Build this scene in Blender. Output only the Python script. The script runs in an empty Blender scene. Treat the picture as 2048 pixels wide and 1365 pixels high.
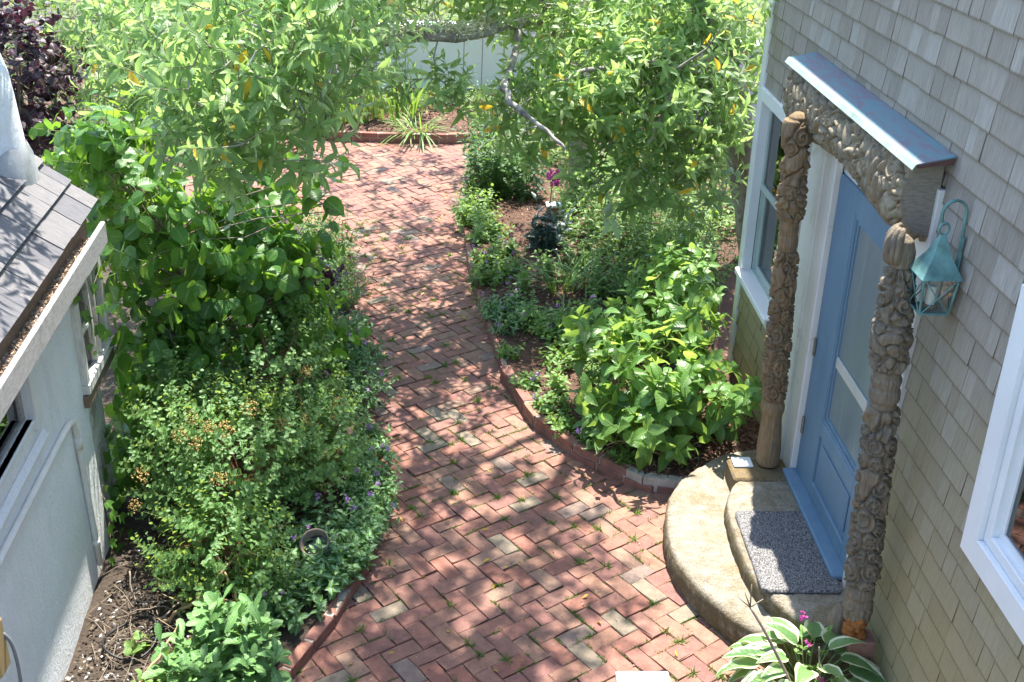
import bpy, math, random
import numpy as np
from mathutils import Vector, Matrix
from mathutils.geometry import delaunay_2d_cdt

random.seed(7)
RNG = np.random.default_rng(11)
D = bpy.data
SC = bpy.context.scene
COL = SC.collection
PI = math.pi

# ------------------------------------------------------------------ camera, sky, sun, exposure
CAM_H = 3.80
F_PX = 2250.0                                   # focal length in pixels of a 2048 wide frame
_d = np.array([960 - 1024, 682.5 + 395, -F_PX]); _d /= np.linalg.norm(_d)      # direction of the path (+Y) in camera axes
_vy = 682.5 - (F_PX ** 2 + (960 - 1024) * (905 - 1024)) / (-395 - 682.5)
_n = np.array([905 - 1024, -(_vy - 682.5), -F_PX]); _n /= np.linalg.norm(_n)
_Z = -_n; _Y = _d - _Z * (_d @ _Z); _Y /= np.linalg.norm(_Y); _X = np.cross(_Y, _Z)
CR = np.array([_X, _Y, _Z])                     # world = CR @ camera
cam = D.cameras.new('camera'); cam.sensor_width = 36; cam.lens = F_PX / 2048 * 36
cam.clip_start = 0.05; cam.clip_end = 400
camo = D.objects.new('camera', cam); COL.objects.link(camo)
camo.matrix_world = Matrix.Translation((0, 0, CAM_H)) @ Matrix([list(r) for r in CR]).to_4x4()
SC.camera = camo

SUN_EL, SUN_AZ = 66.5, 8.6                      # degrees; azimuth from +Y towards +X
world = D.worlds.new('World'); SC.world = world; world.use_nodes = True
nt = world.node_tree
sky = nt.nodes.new('ShaderNodeTexSky'); sky.sky_type = 'NISHITA'; sky.sun_disc = False
sky.sun_elevation = math.radians(SUN_EL); sky.sun_rotation = math.radians(SUN_AZ)
bg = nt.nodes['Background']; bg.inputs[1].default_value = 0.15
nt.links.new(sky.outputs[0], bg.inputs[0])
sl = D.lights.new('sun', 'SUN'); sl.energy = 4.2; sl.angle = math.radians(0.53); sl.color = (1.0, 0.95, 0.86)
so = D.objects.new('sun', sl); COL.objects.link(so)
_el, _az = math.radians(SUN_EL), math.radians(SUN_AZ)
_sd = Vector((math.sin(_az) * math.cos(_el), math.cos(_az) * math.cos(_el), math.sin(_el)))
so.rotation_euler = _sd.to_track_quat('Z', 'Y').to_euler(); so.location = (1, 8, 14)
vs = SC.view_settings; vs.view_transform = 'Standard'; vs.look = 'None'; vs.gamma = 1; vs.use_curve_mapping = False
vs.exposure = 1.97
SC.render.engine = 'CYCLES'
cy = SC.cycles
cy.max_bounces = 8; cy.diffuse_bounces = 4; cy.glossy_bounces = 4; cy.transmission_bounces = 6; cy.transparent_max_bounces = 12
cy.caustics_reflective = False; cy.caustics_refractive = False
cy.use_denoising = True
cy.sample_clamp_indirect = 6

# ------------------------------------------------------------------ object helpers
def tag(o, label=None, cat=None, group=None, kind=None):
    if label: o['label'] = label
    if cat: o['category'] = cat
    if group: o['group'] = group
    if kind: o['kind'] = kind
    return o

def thing(name, label, cat, loc=(0, 0, 0), group=None):
    o = D.objects.new(name, None); o.empty_display_size = 0.1; COL.objects.link(o); o.location = loc
    return tag(o, label, cat, group)

def link(name, me, parent=None, M=None, kind=None, label=None):
    """link a mesh whose coordinates are world coordinates (or M is its world matrix)"""
    o = D.objects.new(name, me); COL.objects.link(o)
    M = M if M is not None else Matrix.Identity(4)
    if parent is not None:
        o.parent = parent
        p = parent; off = Vector((0, 0, 0))
        while p is not None:
            off += p.location; p = p.parent
        M = Matrix.Translation(-off) @ M
    o.matrix_basis = M
    if kind: o['kind'] = kind
    if label: o['label'] = label
    return o

def mesh_np(name, V, quads, mats, uv=None, rnd=None, smooth=True, tris=None):
    me = D.meshes.new(name)
    V = np.asarray(V, np.float32)
    quads = np.asarray(quads, np.int32).reshape(-1, 4) if quads is not None and len(quads) else np.zeros((0, 4), np.int32)
    tris = np.asarray(tris, np.int32).reshape(-1, 3) if tris is not None and len(tris) else np.zeros((0, 3), np.int32)
    nq, ntr = len(quads), len(tris)
    me.vertices.add(len(V)); me.vertices.foreach_set('co', V.ravel())
    me.loops.add(nq * 4 + ntr * 3)
    li = np.concatenate([quads.ravel(), tris.ravel()]).astype(np.int32)
    me.loops.foreach_set('vertex_index', li)
    me.polygons.add(nq + ntr)
    ls = np.concatenate([np.arange(nq) * 4, nq * 4 + np.arange(ntr) * 3]).astype(np.int32)
    me.polygons.foreach_set('loop_start', ls)
    me.polygons.foreach_set('use_smooth', np.full(nq + ntr, smooth, bool))
    if uv is not None:
        l = me.uv_layers.new(name='UVMap'); l.data.foreach_set('uv', np.asarray(uv, np.float32)[li].ravel())
    if rnd is not None:
        a = me.attributes.new('rnd', 'FLOAT', 'POINT'); a.data.foreach_set('value', np.asarray(rnd, np.float32))
    me.update(calc_edges=True); me.validate()
    for m in (mats if isinstance(mats, (list, tuple)) else [mats]): me.materials.append(m)
    return me

class MB:
    """collects shapes in world coordinates, builds ONE mesh object"""
    def __init__(s): s.v = []; s.q = []; s.t = []; s.r = []; s.n = 0
    def add(s, V, Q=(), T=(), rnd=0.5):
        V = np.asarray(V, float); s.v.append(V)
        if len(Q): s.q.append(np.asarray(Q, int).reshape(-1, 4) + s.n)
        if len(T): s.t.append(np.asarray(T, int).reshape(-1, 3) + s.n)
        s.r.append(np.full(len(V), rnd)); s.n += len(V); return s
    def box(s, lo, hi, bev=0.0, fr=None, rnd=0.5):
        lo = np.asarray(lo, float); hi = np.asarray(hi, float)
        b = min(bev, 0.45 * float(min(hi - lo)))
        if b <= 0:
            V = np.array([[x, y, z] for z in (lo[2], hi[2]) for (x, y) in ((lo[0], lo[1]), (hi[0], lo[1]), (hi[0], hi[1]), (lo[0], hi[1]))])
            Q = [[3, 2, 1, 0], [4, 5, 6, 7], [0, 1, 5, 4], [1, 2, 6, 5], [2, 3, 7, 6], [3, 0, 4, 7]]; T = []
        else:
            # chamfered box: 24 verts
            V = []; idx = {}
            for sx in (0, 1):
                for sy in (0, 1):
                    for sz in (0, 1):
                        c = [hi[0] if sx else lo[0], hi[1] if sy else lo[1], hi[2] if sz else lo[2]]
                        sg = [-1 if sx else 1, -1 if sy else 1, -1 if sz else 1]
                        for ax in range(3):
                            p = list(c)
                            for k in range(3):
                                if k != ax: p[k] += sg[k] * b
                            idx[(sx, sy, sz, ax)] = len(V); V.append(p)
            V = np.array(V)
            Q = []; T = []
            def I(sx, sy, sz, ax): return idx[(sx, sy, sz, ax)]
            for ax in range(3):
                for sd in (0, 1):
                    o1, o2 = [k for k in range(3) if k != ax]
                    f = []
                    for (a, c_) in ((0, 0), (1, 0), (1, 1), (0, 1)):
                        k = [0, 0, 0]; k[ax] = sd; k[o1] = a; k[o2] = c_
                        f.append(I(*k, ax))
                    flip = (sd == 0) ^ (ax == 1)
                    Q.append(f[::-1] if flip else f)
            for ax in range(3):              # edges along ax
                o1, o2 = [k for k in range(3) if k != ax]
                for a in (0, 1):
                    for c_ in (0, 1):
                        k0 = [0, 0, 0]; k0[o1] = a; k0[o2] = c_; k1 = list(k0); k1[ax] = 1
                        f = [I(*k0, o1), I(*k1, o1), I(*k1, o2), I(*k0, o2)]
                        Q.append(f if ((a == c_) ^ (ax == 1)) else f[::-1])
            for sx in (0, 1):
                for sy in (0, 1):
                    for sz in (0, 1):
                        f = [I(sx, sy, sz, 0), I(sx, sy, sz, 1), I(sx, sy, sz, 2)]
                        T.append(f if (sx + sy + sz) % 2 else f[::-1])
        if fr is not None: V = fr(V)
        return s.add(V, Q, T, rnd)
    def tube(s, pts, rad, sides=6, cap=True, rnd=0.5):
        P = np.asarray(pts, float); n = len(P); R = np.broadcast_to(np.asarray(rad, float), (n,))
        T = np.gradient(P, axis=0); T /= np.linalg.norm(T, axis=1)[:, None] + 1e-9
        u = np.cross(T[0], [0, 0, 1.0]); 
        if np.linalg.norm(u) < 1e-3: u = np.array([1.0, 0, 0])
        V = []
        ang = np.arange(sides) / sides * 2 * PI
        for i in range(n):
            u = u - T[i] * (u @ T[i]); u /= np.linalg.norm(u) + 1e-9; w = np.cross(T[i], u)
            V.append(P[i] + R[i] * (np.cos(ang)[:, None] * u + np.sin(ang)[:, None] * w))
        V = np.concatenate(V)
        Q = [[i * sides + j, i * sides + (j + 1) % sides, (i + 1) * sides + (j + 1) % sides, (i + 1) * sides + j] for i in range(n - 1) for j in range(sides)]
        T_ = []
        if cap:
            V = np.concatenate([V, P[:1], P[-1:]]); a, b = n * sides, n * sides + 1
            T_ = [[a, (j + 1) % sides, j] for j in range(sides)] + [[b, (n - 1) * sides + j, (n - 1) * sides + (j + 1) % sides] for j in range(sides)]
        return s.add(V, Q, T_, rnd)
    def lathe(s, prof, c=(0, 0, 0), seg=24, rnd=0.5, fr=None):
        pr = np.asarray(prof, float); n = len(pr); ang = np.arange(seg) / seg * 2 * PI
        V = np.concatenate([np.stack([r * np.cos(ang), r * np.sin(ang), np.full(seg, z)], 1) for r, z in pr])
        if fr is not None: V = fr(V)
        V = V + np.asarray(c, float)
        Q = [[i * seg + j, i * seg + (j + 1) % seg, (i + 1) * seg + (j + 1) % seg, (i + 1) * seg + j] for i in range(n - 1) for j in range(seg)]
        return s.add(V, Q, (), rnd)
    def prism(s, poly, axis_lo, axis_hi, fr, rnd=0.5):
        """poly (n,2) swept from axis_lo to axis_hi; fr maps (a, b, t) to world"""
        p = np.asarray(poly, float); n = len(p)
        V = np.concatenate([np.c_[p, np.full(n, axis_lo)], np.c_[p, np.full(n, axis_hi)]])
        Q = [[i, (i + 1) % n, n + (i + 1) % n, n + i] for i in range(n)]
        T = [[0, i + 1, i] for i in range(1, n - 1)] + [[n, n + i, n + i + 1] for i in range(1, n - 1)]
        return s.add(fr(V), Q, T, rnd)
    def build(s, name, mat, parent=None, smooth=False, kind=None, label=None):
        me = mesh_np(name, np.concatenate(s.v), np.concatenate(s.q) if s.q else None, mat, rnd=np.concatenate(s.r), smooth=smooth,
                     tris=np.concatenate(s.t) if s.t else None)
        import bmesh
        bm = bmesh.new(); bm.from_mesh(me); bmesh.ops.recalc_face_normals(bm, faces=bm.faces); bm.to_mesh(me); bm.free()
        return link(name, me, parent, kind=kind, label=label)

def proj(P):
    """world points -> pixels of the 2048 frame and depth (used only to rank the leaves that show largest)"""
    c = (np.asarray(P) - [0, 0, CAM_H]) @ CR
    return 1024 + F_PX * c[:, 0] / -c[:, 2], 682.5 - F_PX * c[:, 1] / -c[:, 2], -c[:, 2]

# ------------------------------------------------------------------ materials
def newmat(name):
    m = D.materials.new(name); m.use_nodes = True
    n = m.node_tree; b = n.nodes['Principled BSDF']
    return m, n, b
def N(nt, typ, **k):
    n = nt.nodes.new(typ)
    for a, v in k.items():
        if a.startswith('i_'):
            key = a[2:]; n.inputs[int(key) if key.isdigit() else key].default_value = v
        else: setattr(n, a, v)
    return n
def ramp(nt, stops, interp='LINEAR'):
    r = nt.nodes.new('ShaderNodeValToRGB'); e = r.color_ramp; e.interpolation = interp
    while len(e.elements) > 1: e.elements.remove(e.elements[-1])
    e.elements[0].position = stops[0][0]; e.elements[0].color = (*stops[0][1], 1)
    for p, c in stops[1:]:
        x = e.elements.new(p); x.color = (*c, 1)
    return r
def mix(nt, fac, a, b, mode='MIX'):
    m = nt.nodes.new('ShaderNodeMix'); m.data_type = 'RGBA'; m.blend_type = mode
    for s, v in ((m.inputs[0], fac), (m.inputs[6], a), (m.inputs[7], b)):
        if hasattr(v, 'is_output') or isinstance(v, bpy.types.NodeSocket): nt.links.new(v, s)
        elif isinstance(v, (tuple, list)): s.default_value = (*v, 1) if len(v) == 3 else v
        else: s.default_value = v
    return m.outputs[2]
def pos_scaled(nt, sc):
    g = nt.nodes.new('ShaderNodeNewGeometry'); mp = nt.nodes.new('ShaderNodeVectorMath'); mp.operation = 'MULTIPLY'
    mp.inputs[1].default_value = sc; nt.links.new(g.outputs['Position'], mp.inputs[0]); return mp.outputs[0]
def noise(nt, vec, scale, detail=4, rough=0.6, dist=0.0):
    n = nt.nodes.new('ShaderNodeTexNoise'); n.inputs['Scale'].default_value = scale; n.inputs['Detail'].default_value = detail
    n.inputs['Roughness'].default_value = rough; n.inputs['Distortion'].default_value = dist
    if vec is not None: nt.links.new(vec, n.inputs['Vector'])
    return n.outputs['Fac']
def bump(nt, b, h, strength=0.4, dist=0.01):
    n = nt.nodes.new('ShaderNodeBump'); n.inputs['Strength'].default_value = strength; n.inputs['Distance'].default_value = dist
    nt.links.new(h, n.inputs['Height']); nt.links.new(n.outputs[0], b.inputs['Normal']); return n
def rnd_attr(nt):
    a = nt.nodes.new('ShaderNodeAttribute'); a.attribute_name = 'rnd'; return a.outputs['Fac']
def math_n(nt, op, a, b=None, clamp=False):
    m = nt.nodes.new('ShaderNodeMath'); m.operation = op; m.use_clamp = clamp
    for i, v in enumerate((a, b)):
        if v is None: continue
        if isinstance(v, bpy.types.NodeSocket): nt.links.new(v, m.inputs[i])
        else: m.inputs[i].default_value = v
    return m.outputs[0]

def simple(name, col, rough=0.6, var=0.15, scale=12, bumpk=0.15, metal=0.0, stretch=(1, 1, 1), spec=0.4, dirt=None):
    m, n, b = newmat(name)
    v = pos_scaled(n, stretch); f = noise(n, v, scale, 5)
    c2 = tuple(min(1, x * (1 + var)) for x in col); c1 = tuple(x * (1 - var) for x in col)
    r = ramp(n, [(0.3, c1), (0.7, c2)]); n.links.new(f, r.inputs[0]); out = r.outputs[0]
    if dirt:
        f2 = noise(n, pos_scaled(n, (1, 1, 1)), dirt[1], 6, 0.7); rr = ramp(n, [(dirt[2], (0, 0, 0)), (dirt[2] + 0.14, (1, 1, 1))]); n.links.new(f2, rr.inputs[0])
        out = mix(n, rr.outputs[0], out, dirt[0])
    n.links.new(out, b.inputs['Base Color'])
    b.inputs['Roughness'].default_value = rough; b.inputs['Metallic'].default_value = metal; b.inputs['Specular IOR Level'].default_value = spec
    if bumpk: bump(n, b, noise(n, v, scale * 6, 4), bumpk, 0.005)
    return m

def leaf_mat(name, stops, trans, tfac=0.4, rough=0.42, under=None, style=None, spec=0.35):
    """stops: ramp over the per-leaf rnd value; UV: x 0..1 across the leaf, y 0..1 along it"""
    m, n, b = newmat(name)
    r = ramp(n, stops); n.links.new(rnd_attr(n), r.inputs[0]); col = r.outputs[0]
    uv = N(n, 'ShaderNodeUVMap'); sx = N(n, 'ShaderNodeSeparateXYZ'); n.links.new(uv.outputs[0], sx.inputs[0])
    ax = math_n(n, 'ABSOLUTE', math_n(n, 'SUBTRACT', math_n(n, 'MULTIPLY', sx.outputs[0], 2.0), 1.0))     # 0 midrib .. 1 margin
    # fine mottling so no two leaves read as one flat chip
    f = noise(n, pos_scaled(n, (1, 1, 1)), 90, 3); r2 = ramp(n, [(0.3, (0.80, 0.80, 0.80)), (0.7, (1.18, 1.18, 1.15))]); n.links.new(f, r2.inputs[0])
    col = mix(n, 1.0, col, r2.outputs[0], 'MULTIPLY')
    if style == 'silver':                                                    # lamium: pale stripe down the middle
        w = math_n(n, 'ADD', ax, math_n(n, 'MULTIPLY', noise(n, pos_scaled(n, (1, 1, 1)), 160, 2), 0.35))
        rr = ramp(n, [(0.30, (1, 1, 1)), (0.46, (0, 0, 0))]); n.links.new(w, rr.inputs[0])
        col = mix(n, rr.outputs[0], col, (0.34, 0.43, 0.33))
    elif style == 'margin':                                                  # hosta: cream margin
        w = math_n(n, 'ADD', ax, math_n(n, 'MULTIPLY', noise(n, pos_scaled(n, (1, 1, 1)), 40, 2), 0.34))
        rr = ramp(n, [(0.82, (0, 0, 0)), (0.92, (1, 1, 1))]); n.links.new(w, rr.inputs[0])
        col = mix(n, rr.outputs[0], col, (0.72, 0.72, 0.48))
    else:
        rr = ramp(n, [(0.03, (1, 1, 1)), (0.10, (0, 0, 0))]); n.links.new(ax, rr.inputs[0])
        pale = mix(n, 0.5, col, (0.32, 0.42, 0.16))
        col = mix(n, rr.outputs[0], col, pale)
    # side veins
    wv = math_n(n, 'SINE', math_n(n, 'ADD', math_n(n, 'MULTIPLY', sx.outputs[1], 46.0), math_n(n, 'MULTIPLY', ax, -7.0)))
    if under:
        g = N(n, 'ShaderNodeNewGeometry'); col = mix(n, g.outputs['Backfacing'], col, under)
    n.links.new(col, b.inputs['Base Color']); b.inputs['Roughness'].default_value = rough; b.inputs['Specular IOR Level'].default_value = spec
    bump(n, b, wv, 0.22, 0.002)
    t = N(n, 'ShaderNodeBsdfTranslucent'); 
    rt = ramp(n, [(0.0, tuple(0.75 * x for x in trans)), (0.8, tuple(1.1 * x for x in trans)), (0.965, tuple(1.1 * x for x in trans)), (0.975, (0.75, 0.42, 0.03)), (1, (0.8, 0.5, 0.04))] if stops[-1][0] == 1.0 and len(stops) > 3 and stops[-1][1][0] > 0.3 else
              [(0.0, tuple(0.75 * x for x in trans)), (1.0, tuple(1.15 * x for x in trans))])
    n.links.new(rnd_attr(n), rt.inputs[0]); n.links.new(rt.outputs[0], t.inputs[0])
    ms = N(n, 'ShaderNodeMixShader'); ms.inputs[0].default_value = tfac
    n.links.new(b.outputs[0], ms.inputs[1]); n.links.new(t.outputs[0], ms.inputs[2])
    n.links.new(ms.outputs[0], n.nodes['Material Output'].inputs[0])
    return m

# ------------------------------------------------------------------ leaf templates and plant helpers
def leaf_tmpl(width, nL=5, fold=0.25, curl=0.25, prof='lance', cross=2, cup=0.0, wave=0.0, serr=0.0):
    """leaf of length 1 along +y, half width*prof across x, normal +z"""
    t = np.linspace(0, 1, nL + 1)
    if prof == 'lance': w = np.sin(PI * t ** 0.85) ** 0.9
    elif prof == 'ovate': w = np.sin(PI * t ** 0.68) ** 0.85
    elif prof == 'round': w = np.sqrt(np.clip(1 - (2 * t - 0.97) ** 2, 0, 1)) * (1 - 0.25 * t ** 6)
    elif prof == 'cordate': w = np.array([np.interp(x, [0, 0.06, 0.2, 0.4, 0.6, 0.8, 0.92, 1], [0.35, 0.78, 1, 0.97, 0.78, 0.45, 0.18, 0]) for x in t])
    elif prof == 'obov': w = np.sin(PI * t ** 1.25) ** 0.8
    elif prof == 'strap': w = np.interp(t, [0, 0.15, 0.5, 0.85, 1], [0.55, 0.85, 1, 0.7, 0])
    elif prof == 'spoon': w = np.interp(t, [0, 0.2, 0.45, 0.7, 0.9, 1], [0.25, 0.45, 0.85, 1, 0.65, 0.15])
    w = np.maximum(w, 0.03) * width / 2
    xs = np.linspace(-1, 1, cross + 1)
    V, UV = [], []
    for i, ti in enumerate(t):
        for x in xs:
            ws = w[i] * (1 + (serr * (1 if i % 2 else -1) if abs(x) == 1 else 0))
            X = x * ws
            z = fold * abs(X) + cup * (X * X) / (width + 1e-6) - curl * ti * ti + wave * math.sin(ti * 9 + (1 if x > 0 else 2.2)) * abs(x) * width
            V.append((X, ti - 0.12 * curl * ti * ti, z)); UV.append((0.5 + 0.5 * x, ti))
    k = cross + 1
    Q = [[i * k + j, i * k + j + 1, (i + 1) * k + j + 1, (i + 1) * k + j] for i in range(nL) for j in range(cross)]
    return np.array(V), np.array(Q), np.array(UV)

def ivy_tmpl():
    out = [(0, 0), (0.22, -0.10), (0.42, 0.02), (0.55, 0.30), (0.62, 0.62), (0.36, 0.52), (0.22, 0.55), (0.16, 0.80), (0, 1.05)]
    R = np.array(out); L = R[::-1][1:-1] * [-1, 1]
    P = np.concatenate([R, L]); c = np.array([[0, 0.42]])
    xy = np.concatenate([c, P]); n = len(P)
    z = 0.16 * np.abs(xy[:, 0]) - 0.22 * np.clip(xy[:, 1], 0, 2) ** 2
    V = np.c_[xy, z]; Q = []
    for i in range(0, n, 2):
        Q.append([0, 1 + i, 1 + (i + 1) % n, 1 + (i + 2) % n])
    UV = np.c_[np.clip(0.5 + xy[:, 0] * 0.8, 0, 1), np.clip(xy[:, 1], 0, 1)]
    return V, np.array(Q), UV

def nrm(a): return a / (np.linalg.norm(a, axis=-1, keepdims=True) + 1e-9)
def mats_from(P, Dr, Nm, S):
    y = nrm(Dr); z = nrm(Nm - y * (Nm * y).sum(1, keepdims=True)); x = np.cross(y, z)
    M = np.zeros((len(P), 4, 4)); s = np.asarray(S).reshape(-1, 1)
    M[:, :3, 0] = x * s; M[:, :3, 1] = y * s; M[:, :3, 2] = z * s; M[:, :3, 3] = P; M[:, 3, 3] = 1
    return M
def rand_unit(n, rng=RNG): return nrm(rng.normal(size=(n, 3)))

def shoots(B, A, L, m, size, phyllo='alt', ang=(80, 28), droop=0.25, up=0.25, small_tip=0.6, jit=0.35, rng=RNG):
    """leaves along K shoots; returns matrices"""
    K = len(B); A = nrm(A); L = np.broadcast_to(L, (K,))
    ref = np.where(np.abs(A[:, 2:3]) > 0.9, np.array([[1.0, 0, 0]]), np.array([[0, 0, 1.0]]))
    U = nrm(np.cross(A, ref)); W = np.cross(A, U); ph0 = rng.uniform(0, 2 * PI, K)
    out = []
    for j in range(m):
        t = (j + 0.6) / m
        if phyllo == 'alt': az = ph0 + j * 2.39996
        elif phyllo == 'two': az = (j % 2) * PI + rng.normal(0, 0.25, K)
        else: az = ph0 + (j // 2) * PI / 2 + (j % 2) * PI; t = ((j // 2) + 0.7) / ((m + 1) // 2)
        az = az + rng.normal(0, jit, K)
        rad = np.cos(az)[:, None] * U + np.sin(az)[:, None] * W
        a = np.radians(ang[0] + (ang[1] - ang[0]) * t) + rng.normal(0, 0.2, K); a = a[:, None]
        d = A * np.cos(a) + rad * np.sin(a); d[:, 2] -= droop * rng.uniform(0.4, 1.3, K) * np.sin(a[:, 0])
        nm = A * np.sin(a) - rad * np.cos(a); nm[:, 2] += up; nm += 0.25 * rng.normal(size=(K, 3))
        pos = B + A * (L * t)[:, None]
        s = size * rng.uniform(0.72, 1.12, K) * (1 - (1 - small_tip) * max(0, t - 0.5) * 2)
        out.append(mats_from(pos, d, nm, s))
    return np.concatenate(out)

def variants(tm, mat, name, k=8, lo=0.0, hi=1.0):
    V, Q, UV = tm
    return [mesh_np(name, V, Q, mat, UV, np.full(len(V), v)) for v in np.linspace(lo, hi, k)], np.linspace(lo, hi, k)

def leaves(root, tmpls, mat, M, rnd, top=300, name='leaf', mass='foliage', near=0.0):
    """the leaves that show largest become parts that share meshes; the rest are one 'stuff' part"""
    M = np.asarray(M); n = len(M); rnd = np.clip(np.asarray(rnd), 0, 1)
    tk = RNG.integers(0, len(tmpls), n)
    P = M[:, :3, 3]; x, y, dep = proj(P)
    sz = np.linalg.norm(M[:, :3, 1], axis=1) * F_PX / np.maximum(dep, 0.1)
    inside = (dep > 0.3) & (x > -5) & (x < 2053) & (y > -5) & (y < 1370) & (sz > 19)
    idx = np.where(inside)[0]; idx = idx[np.argsort(dep[idx])]
    sel = []; cells = {}
    cs = max(8.0, float(np.median(sz[idx])) * 0.45) if len(idx) else 10
    for i in idx:                                            # front-most first, a few per patch of the picture
        k = (int(x[i] / cs), int(y[i] / cs)); c = cells.get(k, 0)
        if c < 2: cells[k] = c + 1; sel.append(i)
    sel = np.array(sel, int)
    if len(sel) > top: sel = sel[np.argsort(-sz[sel])][:top]
    kv = 6
    vm = []
    for tm in tmpls:
        vm.append([mesh_np(name, tm[0], tm[1], mat, tm[2], np.full(len(tm[0]), v)) for v in np.append(np.linspace(0.04, 0.94, kv), 1.0)])
    off = Vector(root.location)
    for i in sel:
        r = rnd[i]; kk = kv if r > 0.97 else min(kv - 1, int(r / 0.97 * kv))
        o = D.objects.new(name, vm[tk[i]][kk]); COL.objects.link(o); o.parent = root
        mm = Matrix(M[i].tolist()); mm.translation -= off; o.matrix_basis = mm
    rest = np.setdiff1d(np.arange(n), sel)
    if len(rest):
        Vs, Qs, Us, Rs = [], [], [], []; base = 0
        for k, (V, Q, UV) in enumerate(tmpls):
            ii = rest[tk[rest] == k]
            if not len(ii): continue
            W = np.einsum('nij,vj->nvi', M[ii][:, :3, :3], V) + M[ii][:, None, :3, 3]
            Vs.append(W.reshape(-1, 3)); Us.append(np.tile(UV, (len(ii), 1))); Rs.append(np.repeat(rnd[ii], len(V)))
            Qs.append((Q[None] + (np.arange(len(ii)) * len(V))[:, None, None]).reshape(-1, 4) + base); base += len(ii) * len(V)
        link(mass, mesh_np(mass, np.concatenate(Vs), np.concatenate(Qs), mat, np.concatenate(Us), np.concatenate(Rs)), root, kind='stuff')
    return sel

def ell_pts(c, r, n, shell=0.0, rng=RNG):
    """n points in an ellipsoid; shell>0 keeps them near the outside"""
    u = rand_unit(n, rng); q = rng.uniform(shell ** 3, 1, n) ** (1 / 3)
    return np.asarray(c) + u * q[:, None] * np.asarray(r), u

def curve(pts, n=10):
    P = np.asarray(pts, float)
    if len(P) < 3: return np.array([P[0] + (P[-1] - P[0]) * t for t in np.linspace(0, 1, n)])
    k = len(P); out = []
    for s in np.linspace(0, k - 1 - 1e-6, n):
        i = int(s); t = s - i
        p0, p1, p2, p3 = P[max(i - 1, 0)], P[i], P[i + 1], P[min(i + 2, k - 1)]
        out.append(0.5 * ((2 * p1) + (-p0 + p2) * t + (2 * p0 - 5 * p1 + 4 * p2 - p3) * t * t + (-p0 + 3 * p1 - 3 * p2 + p3) * t ** 3))
    return np.array(out)

def petals(rng, n, r, size):
    """a small cluster of octahedral florets around the origin"""
    V = []; T = []
    o = np.array([[1, 0, 0], [-1, 0, 0], [0, 1, 0], [0, -1, 0], [0, 0, 1], [0, 0, -1]], float)
    f = np.array([[0, 2, 4], [2, 1, 4], [1, 3, 4], [3, 0, 4], [2, 0, 5], [1, 2, 5], [3, 1, 5], [0, 3, 5]])
    for k in range(n):
        p, _ = ell_pts((0, 0, 0), r, 1, 0.4, rng); R = np.linalg.qr(rng.normal(size=(3, 3)))[0]
        V.append((o * [1, 0.65, 0.4] * size * rng.uniform(0.6, 1.3)) @ R + p); T.append(f + 6 * k)
    return np.concatenate(V), np.concatenate(T)

# ------------------------------------------------------------------ ground and beds
def bed_mesh(name, poly, z, amp, mat, step=0.16, kind='structure', sc=3.0):
    P = [Vector(p) for p in poly]; n = len(P)
    xs = [p.x for p in P]; ys = [p.y for p in P]
    def inside(x, y):
        c = False
        for i in range(n):
            a, b = P[i], P[i - 1]
            if (a.y > y) != (b.y > y) and x < (b.x - a.x) * (y - a.y) / (b.y - a.y) + a.x: c = not c
        return c
    pts = list(P); r = random.Random(3)
    y = min(ys)
    while y < max(ys):
        x = min(xs)
        while x < max(xs):
            q = (x + r.uniform(-.3, .3) * step, y + r.uniform(-.3, .3) * step)
            if inside(*q): pts.append(Vector(q))
            x += step
        y += step
    V, E_, F, *_ = delaunay_2d_cdt(pts, [(i, (i + 1) % n) for i in range(n)], [list(range(n))], 1, 1e-4)
    z_ = [z + amp * (math.sin(v.x * sc * 2.1 + 1) * math.cos(v.y * sc * 1.7) + 0.6 * r.uniform(-1, 1)) for v in V]
    me = mesh_np(name, [(v.x, v.y, zz) for v, zz in zip(V, z_)], None, mat, tris=[f for f in F if len(f) == 3])
    return link(name, me, kind=kind)

def mat_soil(name, c1, c2, c3):
    m, n, b = newmat(name)
    v = pos_scaled(n, (1, 1, 1)); f = noise(n, v, 38, 8, 0.75, 0.4); r = ramp(n, [(0.28, c1), (0.5, c2), (0.72, c3)]); n.links.new(f, r.inputs[0])
    f2 = noise(n, v, 3, 3); r2 = ramp(n, [(0.3, (0.75, 0.75, 0.75)), (0.7, (1.15, 1.15, 1.15))]); n.links.new(f2, r2.inputs[0])
    n.links.new(mix(n, 1.0, r.outputs[0], r2.outputs[0], 'MULTIPLY'), b.inputs['Base Color']); b.inputs['Roughness'].default_value = 0.95
    bump(n, b, noise(n, v, 60, 6, 0.8), 0.9, 0.02); return m
M_SOIL = mat_soil('soil', (0.03, 0.022, 0.014), (0.065, 0.046, 0.032), (0.12, 0.09, 0.062))
M_MULCH = mat_soil('mulch', (0.05, 0.024, 0.015), (0.105, 0.052, 0.032), (0.18, 0.10, 0.065))
M_SAND = mat_soil('joint_sand', (0.035, 0.034, 0.022), (0.085, 0.075, 0.052), (0.26, 0.22, 0.17))
M_GRASSY = mat_soil('rough_ground', (0.05, 0.06, 0.025), (0.09, 0.10, 0.04), (0.16, 0.15, 0.08))

mb = MB(); mb.add([(-60, -30, -0.09), (60, -30, -0.09), (60, 90, -0.09), (-60, 90, -0.09)], [[0, 1, 2, 3]]); mb.build('ground', M_GRASSY, kind='structure')

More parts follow.
